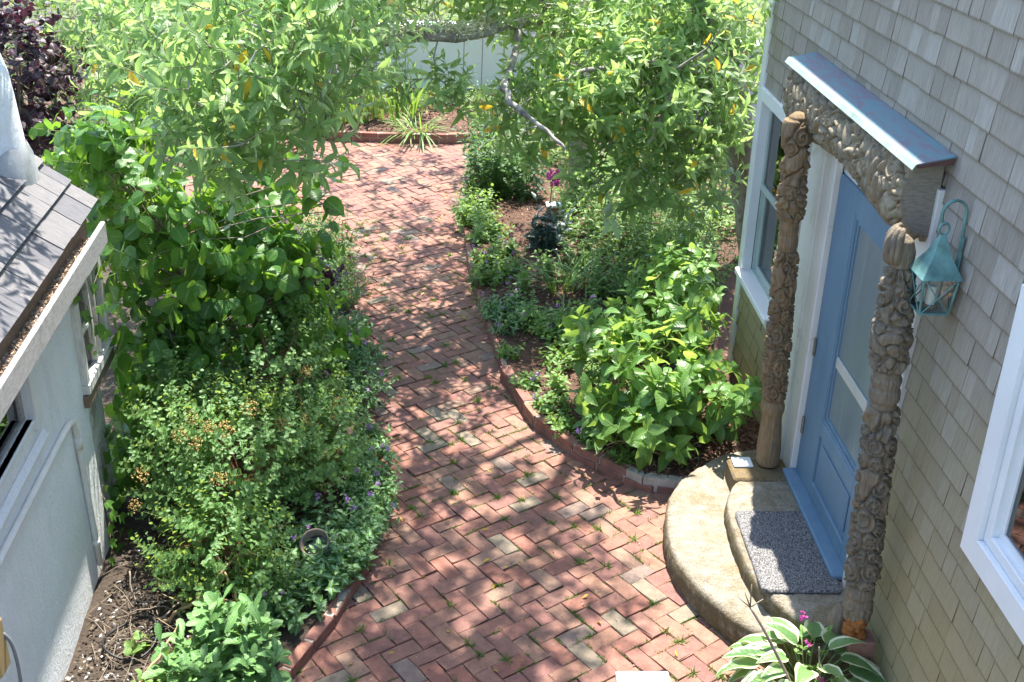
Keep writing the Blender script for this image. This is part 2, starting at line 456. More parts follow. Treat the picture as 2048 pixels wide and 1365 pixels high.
RIGHT_EDGE = [(1.33, 5.80), (1.05, 5.86), (0.68, 6.20), (0.42, 6.62), (0.22, 7.32), (0.07, 8.34), (-0.06, 9.5), (-0.12, 10.6), (-0.10, 11.6), (0.02, 12.6), (0.12, 13.4)]
LEFT_EDGE = [(-1.22, 3.2), (-0.90, 4.05), (-0.70, 4.55), (-0.55, 5.05), (-0.53, 5.7), (-0.62, 6.4), (-0.80, 7.2), (-0.95, 8.3), (-1.25, 9.8), (-1.7, 10.6), (-2.3, 11.0), (-3.2, 11.3)]
BACK_EDGE = [(-3.2, 13.75), (-2.2, 13.70), (-1.2, 13.60), (-0.4, 13.58), (0.15, 13.72)]
path_poly = [(-1.5, 2.2)] + LEFT_EDGE + BACK_EDGE + RIGHT_EDGE[::-1] + [(2.2, 5.4), (2.2, 2.2)]
PATH = bed_mesh('brick_path', path_poly, -0.012, 0.0015, M_SAND, 0.35)
bed_mesh('garden_bed', [(p[0] + 0.03, p[1]) for p in RIGHT_EDGE] + [(1.2, 14.9), (6, 14.9), (6, 5.8), (1.9, 5.7)], 0.085, 0.012, M_MULCH)
bed_mesh('garden_bed', [(p[0] - 0.04, p[1]) for p in LEFT_EDGE] + [(-6.5, 11.6), (-6.5, 2.5), (-1.5, 2.5)], 0.055, 0.014, M_SOIL)
bed_mesh('garden_bed', [(p[0], p[1] + 0.05) for p in BACK_EDGE] + [(0.4, 14.6), (1.2, 15.1), (1.2, 16.9), (-8, 16.9), (-8, 13.9)], 0.11, 0.014, M_MULCH, 0.2)

# ------------------------------------------------------------------ herringbone brick paving
def mat_brick(name, edge=False):
    m, n, b = newmat(name)
    r = ramp(n, [(0.0, (0.218, 0.095, 0.070)), (0.2, (0.244, 0.116, 0.085)), (0.4, (0.188, 0.091, 0.077)), (0.58, (0.256, 0.138, 0.094)),
                 (0.72, (0.202, 0.102, 0.081)), (0.86, (0.240, 0.144, 0.100)), (0.95, (0.172, 0.136, 0.118)), (1.0, (0.220, 0.182, 0.114))])
    n.links.new(rnd_attr(n), r.inputs[0]); v = pos_scaled(n, (1, 1, 1))
    f = noise(n, v, 16, 6, 0.7); rr = ramp(n, [(0.25, (0.62, 0.62, 0.64)), (0.5, (1, 1, 1)), (0.75, (1.42, 1.36, 1.28))]); n.links.new(f, rr.inputs[0])
    col = mix(n, 1.0, r.outputs[0], rr.outputs[0], 'MULTIPLY')
    f3 = noise(n, v, 5.5, 6, 0.7, 0.6); r3 = ramp(n, [(0.60, (0, 0, 0)), (0.74, (1, 1, 1))]); n.links.new(f3, r3.inputs[0])     # pale bloom
    col = mix(n, math_n(n, 'MULTIPLY', r3.outputs[0], 0.18), col, (0.36, 0.29, 0.23))
    f4 = noise(n, v, 2.6, 6, 0.75, 0.9); r4 = ramp(n, [(0.58, (0, 0, 0)), (0.72, (1, 1, 1))]); n.links.new(f4, r4.inputs[0])     # dark / algae wear
    col = mix(n, math_n(n, 'MULTIPLY', r4.outputs[0], 0.65), col, (0.115, 0.098, 0.07))
    f5 = noise(n, v, 210, 2, 0.5); r5 = ramp(n, [(0.66, (0, 0, 0)), (0.72, (1, 1, 1))]); n.links.new(f5, r5.inputs[0])           # specks
    col = mix(n, math_n(n, 'MULTIPLY', r5.outputs[0], 0.35), col, (0.5, 0.42, 0.36))
    n.links.new(col, b.inputs['Base Color']); b.inputs['Roughness'].default_value = 0.82; b.inputs['Specular IOR Level'].default_value = 0.25
    h = math_n(n, 'ADD', noise(n, v, 130, 5, 0.7), math_n(n, 'MULTIPLY', noise(n, v, 22, 3), 1.5)); bump(n, b, h, 0.35, 0.006)
    return m
M_BRICK = mat_brick('brick')

def brick_verts(L, W, H, rng, j=0.0024):
    """top at z=0, a worn bevel round the top"""
    a, b = L / 2, W / 2; e = 0.0036
    ring = lambda dx, z: [(-a + dx, -b + dx, z), (0, -b + dx, z), (a - dx, -b + dx, z), (a - dx, b - dx, z), (0, b - dx, z), (-a + dx, b - dx, z)]
    V = np.array(ring(e, 0.0) + ring(0.0008, -0.0036) + ring(0, -0.010) + ring(0, -H), float)
    V[:18] += rng.normal(0, j, (18, 3)) * [1, 1, 0.5]
    Q = [[0, 1, 4, 5], [1, 2, 3, 4]]
    for k in range(3):
        for i in range(6): Q.append([k * 6 + i, k * 6 + 6 + i, k * 6 + 6 + (i + 1) % 6, k * 6 + (i + 1) % 6][::-1])
    return V, np.array(Q)

rb = np.random.default_rng(5)
BV = []
for k in range(20):
    V, Q = brick_verts(0.1925, 0.0940, 0.055, rb)
    BV.append((V, Q, (k + 0.5) / 20))
BM = [mesh_np('brick', V, Q, M_BRICK, rnd=np.full(len(V), r), smooth=False) for V, Q, r in BV]

def in_poly(x, y, P):
    c = False
    for i in range(len(P)):
        a, b = P[i], P[i - 1]
        if (a[1] > y) != (b[1] > y) and x < (b[0] - a[0]) * (y - a[1]) / (b[1] - a[1]) + a[0]: c = not c
    return c
def dist_poly(x, y, P):
    best = 9
    for i in range(len(P)):
        ax, ay = P[i]; bx, by = P[i - 1]; dx, dy = bx - ax, by - ay
        t = max(0, min(1, ((x - ax) * dx + (y - ay) * dy) / (dx * dx + dy * dy + 1e-9))); best = min(best, math.hypot(x - ax - t * dx, y - ay - t * dy))
    return best
U_ = 0.0985; TH = math.radians(-55.5); E1 = np.array([math.cos(TH), math.sin(TH)]); E2 = np.array([-math.sin(TH), math.cos(TH)])
STEP_C = (1.9, 5.12)
bricks = []
for ix in range(-150, 150):
    for iy in range(-150, 150):
        d = (ix - iy) % 4
        if d == 0: c = (ix + 1.0, iy + 0.5); rot = TH
        elif d == 3: c = (ix + 0.5, iy + 1.0); rot = TH + PI / 2
        else: continue
        p = E1 * c[0] * U_ + E2 * c[1] * U_ + [0.3, 5.0]
        if not (-3.4 < p[0] < 2.1 and 2.6 < p[1] < 14): continue
        if ((p[0] - 1.9) / 0.72) ** 2 + ((p[1] - 5.12) / 0.9) ** 2 < 1: continue
        if in_poly(p[0], p[1], path_poly) or dist_poly(p[0], p[1], path_poly) < 0.07: bricks.append((p[0], p[1], rot))
bricks = np.array(bricks)
zj = 0.004 * np.sin(bricks[:, 0] * 5.1) * np.cos(bricks[:, 1] * 3.3) + rb.normal(0, 0.0026, len(bricks))
def brick_mat(i):
    x, y, r = bricks[i]
    return (Matrix.Translation((x + rb.normal(0, .0018), y + rb.normal(0, .0018), zj[i])) @ Matrix.Rotation(r + rb.normal(0, 0.016) + (PI if rb.random() < .5 else 0), 4, 'Z')
            @ Matrix.Rotation(rb.normal(0, 0.016), 4, 'X') @ Matrix.Rotation(rb.normal(0, 0.010), 4, 'Y'))
BMATS = [brick_mat(i) for i in range(len(bricks))]
px, py, pd = proj(np.c_[bricks[:, :2], np.zeros(len(bricks))])
hid = (px < 2048) & (px > 560) & (py < 1372) & (py > 0)
order = np.argsort(np.where(hid, pd, 99)); BK = rb.integers(0, 20, len(bricks))
near_b, far_b = order[:300], order[300:]
for i in near_b: link('brick', BM[BK[i]], PATH, BMATS[i])
Vs, Qs, Rs = [], [], []
for k, i in enumerate(far_b):
    V, Q, r = BV[BK[i]]; A = np.array(BMATS[i]); Vs.append(V @ A[:3, :3].T + A[:3, 3]); Qs.append(Q + 24 * k); Rs.append(np.full(24, r))
link('bricks', mesh_np('bricks', np.concatenate(Vs), np.concatenate(Qs), M_BRICK, rnd=np.concatenate(Rs), smooth=False), PATH, kind='stuff')
print('bricks', len(bricks))

# brick edging of the beds
M_MORTAR = simple('mortar', (0.36, 0.32, 0.27), 0.95, 0.25, 30, 0.5)
def edging(label, line, courses, zb, h=0.062, L=0.205, group='brick edgings of the beds', T=0.075, side=1, lastcut=None):
    root = thing('brick_edging', label, 'brick edging', (line[0][0], line[0][1], 0), group)
    P = np.array(line); seg = np.linalg.norm(np.diff(P, axis=0), axis=1); tot = seg.sum(); cum = np.r_[0, np.cumsum(seg)]
    def at(s):
        i = min(np.searchsorted(cum, s, 'right') - 1, len(seg) - 1); t = (s - cum[i]) / seg[i]; return P[i] + (P[i + 1] - P[i]) * t
    mm = MB(); fine = np.linspace(0, tot, int(tot / 0.1) + 2); pts = [at(min(s, tot - 1e-4)) for s in fine]
    for a, b in zip(pts[:-1], pts[1:]):
        dd = (b - a); l = np.linalg.norm(dd) + 1e-9; dd /= l; nn = np.array([-dd[1], dd[0]])
        mm.box((-0.002, -T / 2 + 0.006, zb - 0.06), (l + 0.002, T / 2 - 0.006, zb + courses * h - 0.008),
               fr=lambda V, a=a, dd=dd, nn=nn: np.c_[a[0] + V[:, 0] * dd[0] + V[:, 1] * nn[0], a[1] + V[:, 0] * dd[1] + V[:, 1] * nn[1], V[:, 2]])
    mm.build('mortar_core', M_MORTAR, root)
    for c in range(courses):
        s = (0.5 if c % 2 else 0.0) * L
        end = tot if not (lastcut and c == courses - 1) else tot
        s0 = lastcut if (lastcut and c == courses - 1) else s
        s = s0
        while s + L * 0.5 < end:
            p = at(s + L / 2 if s + L < tot else (s + tot) / 2); q0 = at(s); q1 = at(min(s + L, tot - 1e-4)); dd = q1 - q0; ang = math.atan2(dd[1], dd[0])
            k = rb.choice([0, 1, 3, 4, 5, 6, 8, 9, 10, 11])
            Mx = Matrix.Translation((p[0], p[1], zb + (c + 1) * h - 0.004 + rb.normal(0, .002))) @ Matrix.Rotation(ang + rb.normal(0, .012), 4, 'Z') @ Matrix.Rotation(rb.normal(0, .02), 4, 'X') @ Matrix.Diagonal((0.97 * min(L, np.linalg.norm(dd)) / 0.1925, T / 0.0940 * rb.uniform(.98, 1.03), (h - 0.009) / 0.055, 1))
            link('brick', BM[k], root, Mx)
            s += L + 0.006
    return root
edging('curved two course brick edging round the near end of the right bed', RIGHT_EDGE[:5], 2, -0.012, lastcut=0.40, h=.058, T=.07)
edging('thin low edging of bricks set on edge along the far right of the path', [(p[0] + .012, p[1]) for p in RIGHT_EDGE[4:]], 1, 0.0, h=.088, T=.045)
edging('brick edging of the shady bed along the left of the path', [(p[0] - 0.035, p[1]) for p in LEFT_EDGE[:9]], 1, 0.0, h=0.068, T=.06)
edging('low straight brick edging at the far end of the path', BACK_EDGE, 2, -0.005)
mbk = MB()

# ------------------------------------------------------------------ the shingled house on the right
XW = 1.90
def mat_shingle(name, base, lowc, zlo, zhi):
    m, n, b = newmat(name)
    r = ramp(n, base); n.links.new(rnd_attr(n), r.inputs[0])
    v = pos_scaled(n, (6, 14, 0.9)); f = noise(n, v, 9, 6, 0.7); rr = ramp(n, [(0.25, (0.66, 0.65, 0.64)), (0.5, (1, 1, 1)), (0.78, (1.36, 1.36, 1.38))]); n.links.new(f, rr.inputs[0])
    col = mix(n, 1.0, r.outputs[0], rr.outputs[0], 'MULTIPLY')
    # algae and damp staining that the wall carries towards its foot
    g = N(n, 'ShaderNodeNewGeometry'); s = N(n, 'ShaderNodeSeparateXYZ'); n.links.new(g.outputs['Position'], s.inputs[0])
    z = math_n(n, 'ADD', s.outputs[2], math_n(n, 'MULTIPLY', math_n(n, 'SUBTRACT', noise(n, pos_scaled(n, (1, 1, 1)), 2.2, 6, 0.7), 0.5), 1.6))
    mr = N(n, 'ShaderNodeMapRange'); mr.inputs[1].default_value = zlo; mr.inputs[2].default_value = zhi; mr.inputs[3].default_value = 1.0; mr.inputs[4].default_value = 0
    n.links.new(z, mr.inputs[0]); col = mix(n, mr.outputs[0], col, mix(n, 0.55, col, lowc))
    wa = n.nodes.new('ShaderNodeAttribute'); wa.attribute_name = 'butt_shade'; wr = ramp(n, [(.25, (0, 0, 0)), (.9, (1, 1, 1))]); n.links.new(wa.outputs['Fac'], wr.inputs[0]); col = mix(n, math_n(n, 'MULTIPLY', wr.outputs[0], .75), col, (0.135, 0.098, 0.055))  # shadow line under each course painted as brown at the butts
    f3 = noise(n, pos_scaled(n, (30, 30, 3)), 5, 4); r3 = ramp(n, [(0.68, (0, 0, 0)), (0.78, (1, 1, 1))]); n.links.new(f3, r3.inputs[0])
    col = mix(n, math_n(n, 'MULTIPLY', r3.outputs[0], 0.3), col, (0.42, 0.41, 0.38))
    n.links.new(col, b.inputs['Base Color']); b.inputs['Roughness'].default_value = 0.8; b.inputs['Specular IOR Level'].default_value = 0.3
    bump(n, b, noise(n, pos_scaled(n, (8, 40, 1.6)), 9, 6, 0.7), 0.5, 0.004); return m
M_SHINGLE = mat_shingle('cedar_shingle', [(0, (0.245, 0.215, 0.182)), (0.35, (0.282, 0.250, 0.214)), (0.8, (0.305, 0.273, 0.236)), (1, (0.345, 0.318, 0.285))], (0.33, 0.27, 0.085), 0.7, 2.3)
M_DARK = simple('dark_sheathing', (0.035, 0.03, 0.026), 0.9, 0.2, 10, 0)
M_TRIM = simple('white_trim', (0.72, 0.73, 0.74), 0.45, 0.04, 5, 0.04, dirt=((0.55, 0.54, 0.50), 3, 0.62))
M_TRIM2 = simple('weathered_white_paint', (0.66, 0.64, 0.60), 0.6, 0.08, 8, 0.12, dirt=((0.42, 0.38, 0.30), 6, 0.60), stretch=(1, 1, 0.3))
M_INSIDE = simple('dim_room', (0.10, 0.11, 0.11), 0.9, 0.2, 2, 0)
M_ROOF = simple('grey_roofing', (0.16, 0.15, 0.14), 0.9, 0.2, 8, 0.3)
def mat_glass(name, tint, rough=0.0):
    m, n, b = newmat(name); n.nodes.remove(b)
    t = N(n, 'ShaderNodeBsdfTransparent'); t.inputs[0].default_value = (*tint, 1)
    g = N(n, 'ShaderNodeBsdfGlossy'); g.inputs['Roughness'].default_value = rough
    fr = N(n, 'ShaderNodeFresnel'); fr.inputs[0].default_value = 1.6 if name == 'lantern_glass' else 2.1
    f2 = math_n(n, 'ADD', math_n(n, 'MULTIPLY', fr.outputs[0], 1.0), 0.05, True)
    ms = N(n, 'ShaderNodeMixShader'); n.links.new(f2, ms.inputs[0]); n.links.new(t.outputs[0], ms.inputs[1]); n.links.new(g.outputs[0], ms.inputs[2])
    n.links.new(ms.outputs[0], n.nodes['Material Output'].inputs[0]); return m
M_GLASS = mat_glass('window_glass', (0.62, 0.74, 0.72))
M_CLEAR = mat_glass('lantern_glass', (0.93, 0.96, 0.94))

HOUSE = thing('shingled_house', 'grey cedar shingled house with white window trim and a blue screen door', 'house', (2.0, 5.0, 0))
YF, YN, ZT = 7.50, -1.0, 4.45
WIN_F = (6.56, 7.36, 0.86, 2.06)      # y0, y1, z0, z1 openings
DOOR = (4.36, 6.02, 0.26, 2.42)
WIN_N = (2.15, 3.42, 1.36, 2.24)
HOLES = [WIN_F, DOOR, WIN_N]
def wall_holes(mb, x0, x1, y0, y1, z0, z1, holes, fr=None):
    ys = sorted({y0, y1, *[h[k] for h in holes for k in (0, 1)]}); zs = sorted({z0, z1, *[h[k] for h in holes for k in (2, 3)]})
    for a, b in zip(ys[:-1], ys[1:]):
        for c, d in zip(zs[:-1], zs[1:]):
            m = ((a + b) / 2, (c + d) / 2)
            if any(h[0] < m[0] < h[1] and h[2] < m[1] < h[3] for h in holes): continue
            mb.box((x0, a, c), (x1, b, d), fr=fr)
big = lambda e: [(h[0] - e, h[1] + e, h[2] - e, h[3] + e) for h in HOLES]
mb = MB(); wall_holes(mb, XW + 0.022, XW + 0.14, YN, YF - 0.02, -0.1, ZT, big(.022))
mb.box((XW + 0.14, YF - 0.14, -0.1), (6.5, YF - 0.02, ZT)); mb.box((XW + 0.14, YN, -0.1), (6.5, YN + 0.12, ZT)); mb.box((6.4, YN + .12, -0.1), (6.5, YF - 0.14, ZT))
mb.box((XW + 0.14, YN + .12, 0.1), (6.4, YF - 0.14, 0.2))
mb.build('wall', M_DARK, HOUSE)
mb = MB(); mb.prism([(XW - 0.01, ZT + 0.002), (6.5, ZT + 0.002), (4.2, ZT + 2.1)], YN - 0.05, YF + 0.03, lambda V: np.c_[V[:, 0], V[:, 2], V[:, 1]]); mb.build('roof', M_ROOF, HOUSE)
mb = MB(); mb.box((3.6, YN + .13, 0.2), (3.65, YF - 0.15, 4.4)); mb.box((XW + 0.15, YF - .3, .2), (3.6, YF - .25, 4.4)); mb.box((XW + .15, 4.15, .2), (3.6, 4.2, 4.4)); mb.box((XW + .15, 6.25, .2), (3.6, 6.3, 4.4)); mb.build('inner_wall', M_INSIDE, HOUSE)

# shingles: one wedge each, butt proud at the foot
def shingle_mesh(rnd, W=1.0, H=1.0):
    t0, t1 = 0.0165, 0.003
    tm = t0 + (t1 - t0) * .09
    V = [(-t0, 0, 0), (-t0, 1, 0), (-tm, 1, .09), (-tm, 0, .09), (-t1, 1, 1), (-t1, 0, 1), (0, 0, 0), (0, 1, 0), (0, 1, 1), (0, 0, 1)]
    Q = [[0, 3, 2, 1], [3, 5, 4, 2], [0, 1, 7, 6], [5, 9, 8, 4], [6, 7, 8, 9]]
    T = [[0, 6, 9], [0, 9, 5], [0, 5, 3], [1, 8, 7], [1, 4, 8], [1, 2, 4]]
    return np.array(V, float), np.array(Q), np.array(T)
SH_BUTT_SHADE = np.array([1, 1, 0, 0, 0, 0, 1, 1, 0, 0], np.float32)              # brown butt edge, darkened so each course's shadow line is in the colour
def butt_shade(me, n=1):
    a = me.attributes.new('butt_shade', 'FLOAT', 'POINT'); a.data.foreach_set('value', np.tile(SH_BUTT_SHADE, n)); return me
SHV = [(*shingle_mesh(0), (k + .5) / 14) for k in range(14)]
SHM = [butt_shade(mesh_np('shingle', V, Q, M_SHINGLE, rnd=np.full(10, r), smooth=False, tris=T)) for V, Q, T, r in SHV]
EXPO = 0.1215; sh = []
rs = np.random.default_rng(21)
nC = int((ZT - 0.02) / EXPO)
for c in range(nC):
    z0 = 0.06 + c * EXPO + rs.normal(0, .0015); y = 1.6 - rs.uniform(0, .15)
    while y < YF - 0.10:
        w = float(rs.choice([0.075, 0.09, 0.11, 0.13, 0.15, 0.175, 0.205])) * rs.uniform(.93, 1.07)
        y0, y1 = y, min(y + w, YF - 0.10); y += w + rs.choice([0.0004, 0.0008, 0.0018])
        if y1 - y0 < 0.03: continue
        parts = [(y0, y1)]
        for h in big(.014):                               # cut at the sides of openings
            new = []
            for a, b in parts:
                if z0 + EXPO > h[2] and z0 < h[3] and b > h[0] and a < h[1]:
                    if a < h[0]: new.append((a, h[0]))
                    if b > h[1]: new.append((h[1], b))
                    zz0, zz1 = max(a, h[0]), min(b, h[1])
                    if z0 < h[2] - 0.02: new.append((zz0, zz1, z0, h[2]))
                    elif z0 + EXPO > h[3] + 0.02 and z0 < h[3]: new.append((zz0, zz1, h[3], z0 + EXPO + 0.03))
                else: new.append((a, b))
            parts = [p for p in new if len(p) == 2] + [p for p in new if len(p) == 4 and False]
            for p in new:
                if len(p) == 4 and p[1] - p[0] > .02: sh.append((p[0], p[1], p[2], p[3]))
        for a, b in parts:
            if b - a > 0.02: sh.append((a, b, z0, z0 + EXPO + 0.03))
sh = np.array(sh)
def sh_mat(s):
    return Matrix.Translation((XW + 0.0145 + rs.uniform(-.0015, .0015), s[0] + .0008, s[2] + rs.normal(0, .0012))) @ Matrix.Diagonal((rs.uniform(.85, 1.15), s[1] - s[0] - .0016, s[3] - s[2], 1))
SMATS = [sh_mat(s) for s in sh]; SK = rs.integers(0, 14, len(sh))
px, py, pd = proj(np.c_[np.full(len(sh), XW), (sh[:, 0] + sh[:, 1]) / 2, (sh[:, 2] + sh[:, 3]) / 2])
vis = (px > 1400) & (px < 2060) & (py > -20) & (py < 1380)
area = (sh[:, 1] - sh[:, 0]) * (sh[:, 3] - sh[:, 2]) / pd ** 2
order = np.argsort(np.where(vis, -area, 1)); n_sh = min(300, int(vis.sum()))
for i in order[:n_sh]: link('shingle', SHM[SK[i]], HOUSE, SMATS[i])
Vs, Qs, Ts, Rs = [], [], [], []
for k, i in enumerate(order[n_sh:]):
    V, Q, T, r = SHV[SK[i]]; A = np.array(SMATS[i]); Vs.append(V @ A[:3, :3].T + A[:3, 3]); Qs.append(Q + 10 * k); Ts.append(T + 10 * k); Rs.append(np.full(10, r))
link('shingles', butt_shade(mesh_np('shingles', np.concatenate(Vs), np.concatenate(Qs), M_SHINGLE, rnd=np.concatenate(Rs), smooth=False, tris=np.concatenate(Ts)), len(Vs)), HOUSE, kind='stuff')
print('shingles', len(sh), int(vis.sum()))
mb = MB(); mb.box((XW - 0.012, YF - 0.10, -0.05), (XW + 0.03, YF, ZT - .01), 0.003); mb.box((XW + 0.032, YF - 0.018, -0.05), (XW + 0.12, YF + 0.004, ZT - .01), 0.003); mb.build('corner_board', M_TRIM, HOUSE)

def casing(mb, h, x0, x1, w, top=True, bot=True, wt=None):
    y0, y1, z0, z1 = h; wt = wt or w
    mb.box((x0, y0 - w, z0 - (w if bot else 0)), (x1, y0 - .001, z1 + wt), 0.003); mb.box((x0, y1 + .001, z0 - (w if bot else 0)), (x1, y1 + w, z1 + wt), 0.003)
    if top: mb.box((x0, y0 + .001, z1), (x1, y1 - .001, z1 + wt), 0.003)
    if bot: mb.box((x0, y0 + .001, z0 - w), (x1, y1 - .001, z0), 0.003)
M_SASH = simple('sash_paint', (0.40, 0.47, 0.45), 0.5, 0.08, 8, 0.05)
M_REFL_SLATS = simple('reflection_slats', (0.34, 0.42, 0.41), 0.8, 0.1, 8, 0)  # slats added behind the panes, coloured as the teal reflection in the glass
# far window
mb = MB(); casing(mb, WIN_F, XW - 0.018, XW + 0.05, 0.0385, bot=False, wt=0.085); W1 = mb.build('window', M_TRIM, HOUSE)
mb = MB(); y0, y1, z0, z1 = WIN_F
mb.box((XW - 0.055, y0 - 0.06, z0 - 0.045), (XW + 0.06, y1 + 0.05, z0), 0.006); mb.box((XW - 0.02, y0 - 0.03, z0 - 0.10), (XW + 0.01, y1 + 0.04, z0 - 0.047), 0.004); mb.build('sill', M_TRIM, W1)
for (za, zb, xo) in ((z0 + .002, 1.475, 0.075), (1.455, z1 - .002, 0.045)):
    mb = MB(); t = 0.045
    mb.box((XW + xo, y0 + .004, za), (XW + xo + .03, y0 + t, zb)); mb.box((XW + xo, y1 - t, za), (XW + xo + .03, y1 - .004, zb)); mb.box((XW + xo, y0 + t, za), (XW + xo + .03, y1 - t, za + t)); mb.box((XW + xo, y0 + t, zb - t), (XW + xo + .03, y1 - t, zb)); mb.build('sash', M_SASH, W1)
    mb = MB(); mb.box((XW + xo + .012, y0 + t - .004, za + t - .004), (XW + xo + .016, y1 - t + .004, zb - t + .004)); mb.build('pane', M_GLASS, W1)
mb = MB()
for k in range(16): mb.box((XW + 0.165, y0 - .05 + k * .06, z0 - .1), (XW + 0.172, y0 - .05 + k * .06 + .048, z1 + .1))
mb.build('reflection_slats', M_REFL_SLATS, W1)
def jamb(h, par, mat):
    mb = MB(); y0, y1, z0, z1 = h; xa, xb = XW + .052, XW + .16
    mb.box((xa, y0 + .0005, z0 + .001), (xb, y0 + .004, z1 - .001)); mb.box((xa, y1 - .004, z0 + .001), (xb, y1 - .0005, z1 - .001)); mb.box((xa, y0 + .0045, z0 + .001), (xb, y1 - .0045, z0 + .004)); mb.box((xa, y0 + .0045, z1 - .004), (xb, y1 - .0045, z1 - .001)); mb.build('jamb', mat, par)
jamb(WIN_F, W1, M_SASH)
# near window
mb = MB(); casing(mb, WIN_N, XW - 0.022, XW + 0.05, 0.11); W2 = mb.build('window', M_TRIM, HOUSE); y0, y1, z0, z1 = WIN_N
mb = MB(); t = 0.05
mb.box((XW + .0, y0 + .002, z0 + .002), (XW + .04, y0 + t, z1 - .002), .004); mb.box((XW + .0, y1 - t, z0 + .002), (XW + .04, y1 - .002, z1 - .002), .004); mb.box((XW + .0, y0 + t + .001, z0 + .002), (XW + .04, y1 - t - .001, z0 + t), .004); mb.box((XW + .0, y0 + t + .001, z1 - t), (XW + .04, y1 - t - .001, z1 - .002), .004)
mb.box((XW + .03, y0 + t, z0 + t), (XW + .05, y0 + t + .03, z1 - t)); mb.box((XW + .03, y1 - t - .03, z0 + t), (XW + .05, y1 - t, z1 - t)); mb.box((XW + .03, y0 + t + .03, z0 + t), (XW + .05, y1 - t - .03, z0 + t + .03)); mb.build('sash', M_TRIM, W2)
mb = MB(); mb.box((XW + .038, y0 + t + .025, z0 + t + .025), (XW + .043, y1 - t - .025, z1 - t)); mb.build('pane', M_GLASS, W2)
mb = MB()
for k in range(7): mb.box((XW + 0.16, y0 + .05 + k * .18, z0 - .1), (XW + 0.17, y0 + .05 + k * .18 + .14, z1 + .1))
mb.build('reflection_slats', M_REFL_SLATS, W2)

# door
def mat_blue():
    m, n, b = newmat('blue_paint'); v = pos_scaled(n, (1, 1, 0.35)); f = noise(n, v, 7, 6, 0.7)
    r = ramp(n, [(0.3, (0.105, 0.185, 0.275)), (0.7, (0.145, 0.24, 0.33))]); n.links.new(f, r.inputs[0])
    f2 = noise(n, pos_scaled(n, (1, 1, .4)), 11, 7, .75); r2 = ramp(n, [(.64, (0, 0, 0)), (.70, (1, 1, 1))]); n.links.new(f2, r2.inputs[0]); col = mix(n, math_n(n, 'MULTIPLY', r2.outputs[0], .5), r.outputs[0], (.24, .33, .40))
    f3 = noise(n, pos_scaled(n, (1, 1, 1)), 26, 6, .8); r3 = ramp(n, [(.70, (0, 0, 0)), (.73, (1, 1, 1))]); n.links.new(f3, r3.inputs[0]); col = mix(n, math_n(n, 'MULTIPLY', r3.outputs[0], .6), col, (.10, .10, .10))
    n.links.new(col, b.inputs['Base Color']); b.inputs['Roughness'].default_value = 0.55; bump(n, b, noise(n, pos_scaled(n, (1, 1, .12)), 90, 4), .25, .003); return m
M_BLUE = mat_blue()
def mat_screen():
    m, n, b = newmat('screen_mesh'); v = pos_scaled(n, (1, 1, 0.3)); f = noise(n, v, 4, 5, 0.6); r = ramp(n, [(0.3, (0.125, 0.165, 0.19)), (0.7, (0.19, 0.235, 0.255))]); n.links.new(f, r.inputs[0])
    f2 = noise(n, pos_scaled(n, (1, 9, .35)), 3.0, 5, .65, .5); r2 = ramp(n, [(.55, (0, 0, 0)), (.75, (1, 1, 1))]); n.links.new(f2, r2.inputs[0])
    n.links.new(mix(n, math_n(n, 'MULTIPLY', r2.outputs[0], .55), r.outputs[0], (.36, .39, .40)), b.inputs['Base Color']); b.inputs['Roughness'].default_value = 0.35; b.inputs['Specular IOR Level'].default_value = 0.5; return m
M_SCREEN = mat_screen()
y0, y1, z0, z1 = DOOR
mb = MB()   # white casing, far board and near board
mb.box((XW - 0.03, 5.63, 0.245), (XW + 0.012, 5.80, 2.42), .004); mb.box((XW - 0.045, 5.80, 0.245), (XW + 0.02, 6.04, 2.42), .004); mb.box((XW - 0.02, 4.34, 0.245), (XW + 0.012, 4.60, 2.42), .004)
mb.box((XW + 0.02, 4.36, 2.10), (XW + 0.06, 6.02, 2.42)); mb.build('door_frame', M_TRIM2, HOUSE)
DY0, DY1 = 4.61, 5.62
mb = MB(); st = 0.30
mb.box((XW + 0.0, DY1 - st, .30), (XW + .035, DY1, 2.1), .004); mb.box((XW + 0.0, DY0, .30), (XW + .035, DY0 + .12, 2.1), .004)
mb.box((XW + 0.0, DY0 + .121, .30), (XW + .035, DY1 - st - .001, .40), .004); mb.box((XW + 0.0, DY0 + .121, .70), (XW + .035, DY1 - st - .001, .79), .004); mb.box((XW + 0.0, DY0 + .121, 1.98), (XW + .035, DY1 - st - .001, 2.1), .004)
DR = mb.build('door', M_BLUE, HOUSE)
mb = MB()
for k, o in enumerate((0.0, 0.022)):                                         # stepped moulding round the screen
    a, b_ = DY0 + .121 + o, DY1 - st - .001 - o; c_, d_ = .792 + o, 1.978 - o; x = XW + .006 + .008 * k; e = .02
    mb.box((x, a, c_), (x + .02, a + e, d_)); mb.box((x, b_ - e, c_), (x + .02, b_, d_)); mb.box((x, a + e, c_), (x + .02, b_ - e, c_ + e)); mb.box((x, a + e, d_ - e), (x + .02, b_ - e, d_))
mb.build('moulding', M_BLUE, DR)
mb = MB(); mb.box((XW + .022, DY0 + .16, .835), (XW + .026, DY1 - st - .04, 1.94)); mb.build('screen', M_SCREEN, DR)
mb = MB(); mb.box((XW + .012, DY0 + .16, 1.14), (XW + .0215, DY1 - st - .045, 1.205), .003); mb.build('rail', simple('pale_rail', (0.46, 0.46, 0.42), .6, .1, 8, .05), DR)
mb = MB(); mb.box((XW + .015, DY0 + .121, .402), (XW + .03, DY1 - st - .001, .698)); mb.box((XW + .006, DY0 + .16, .44), (XW + .0145, DY1 - st - .04, .66), .006); mb.build('panel', M_BLUE, DR)
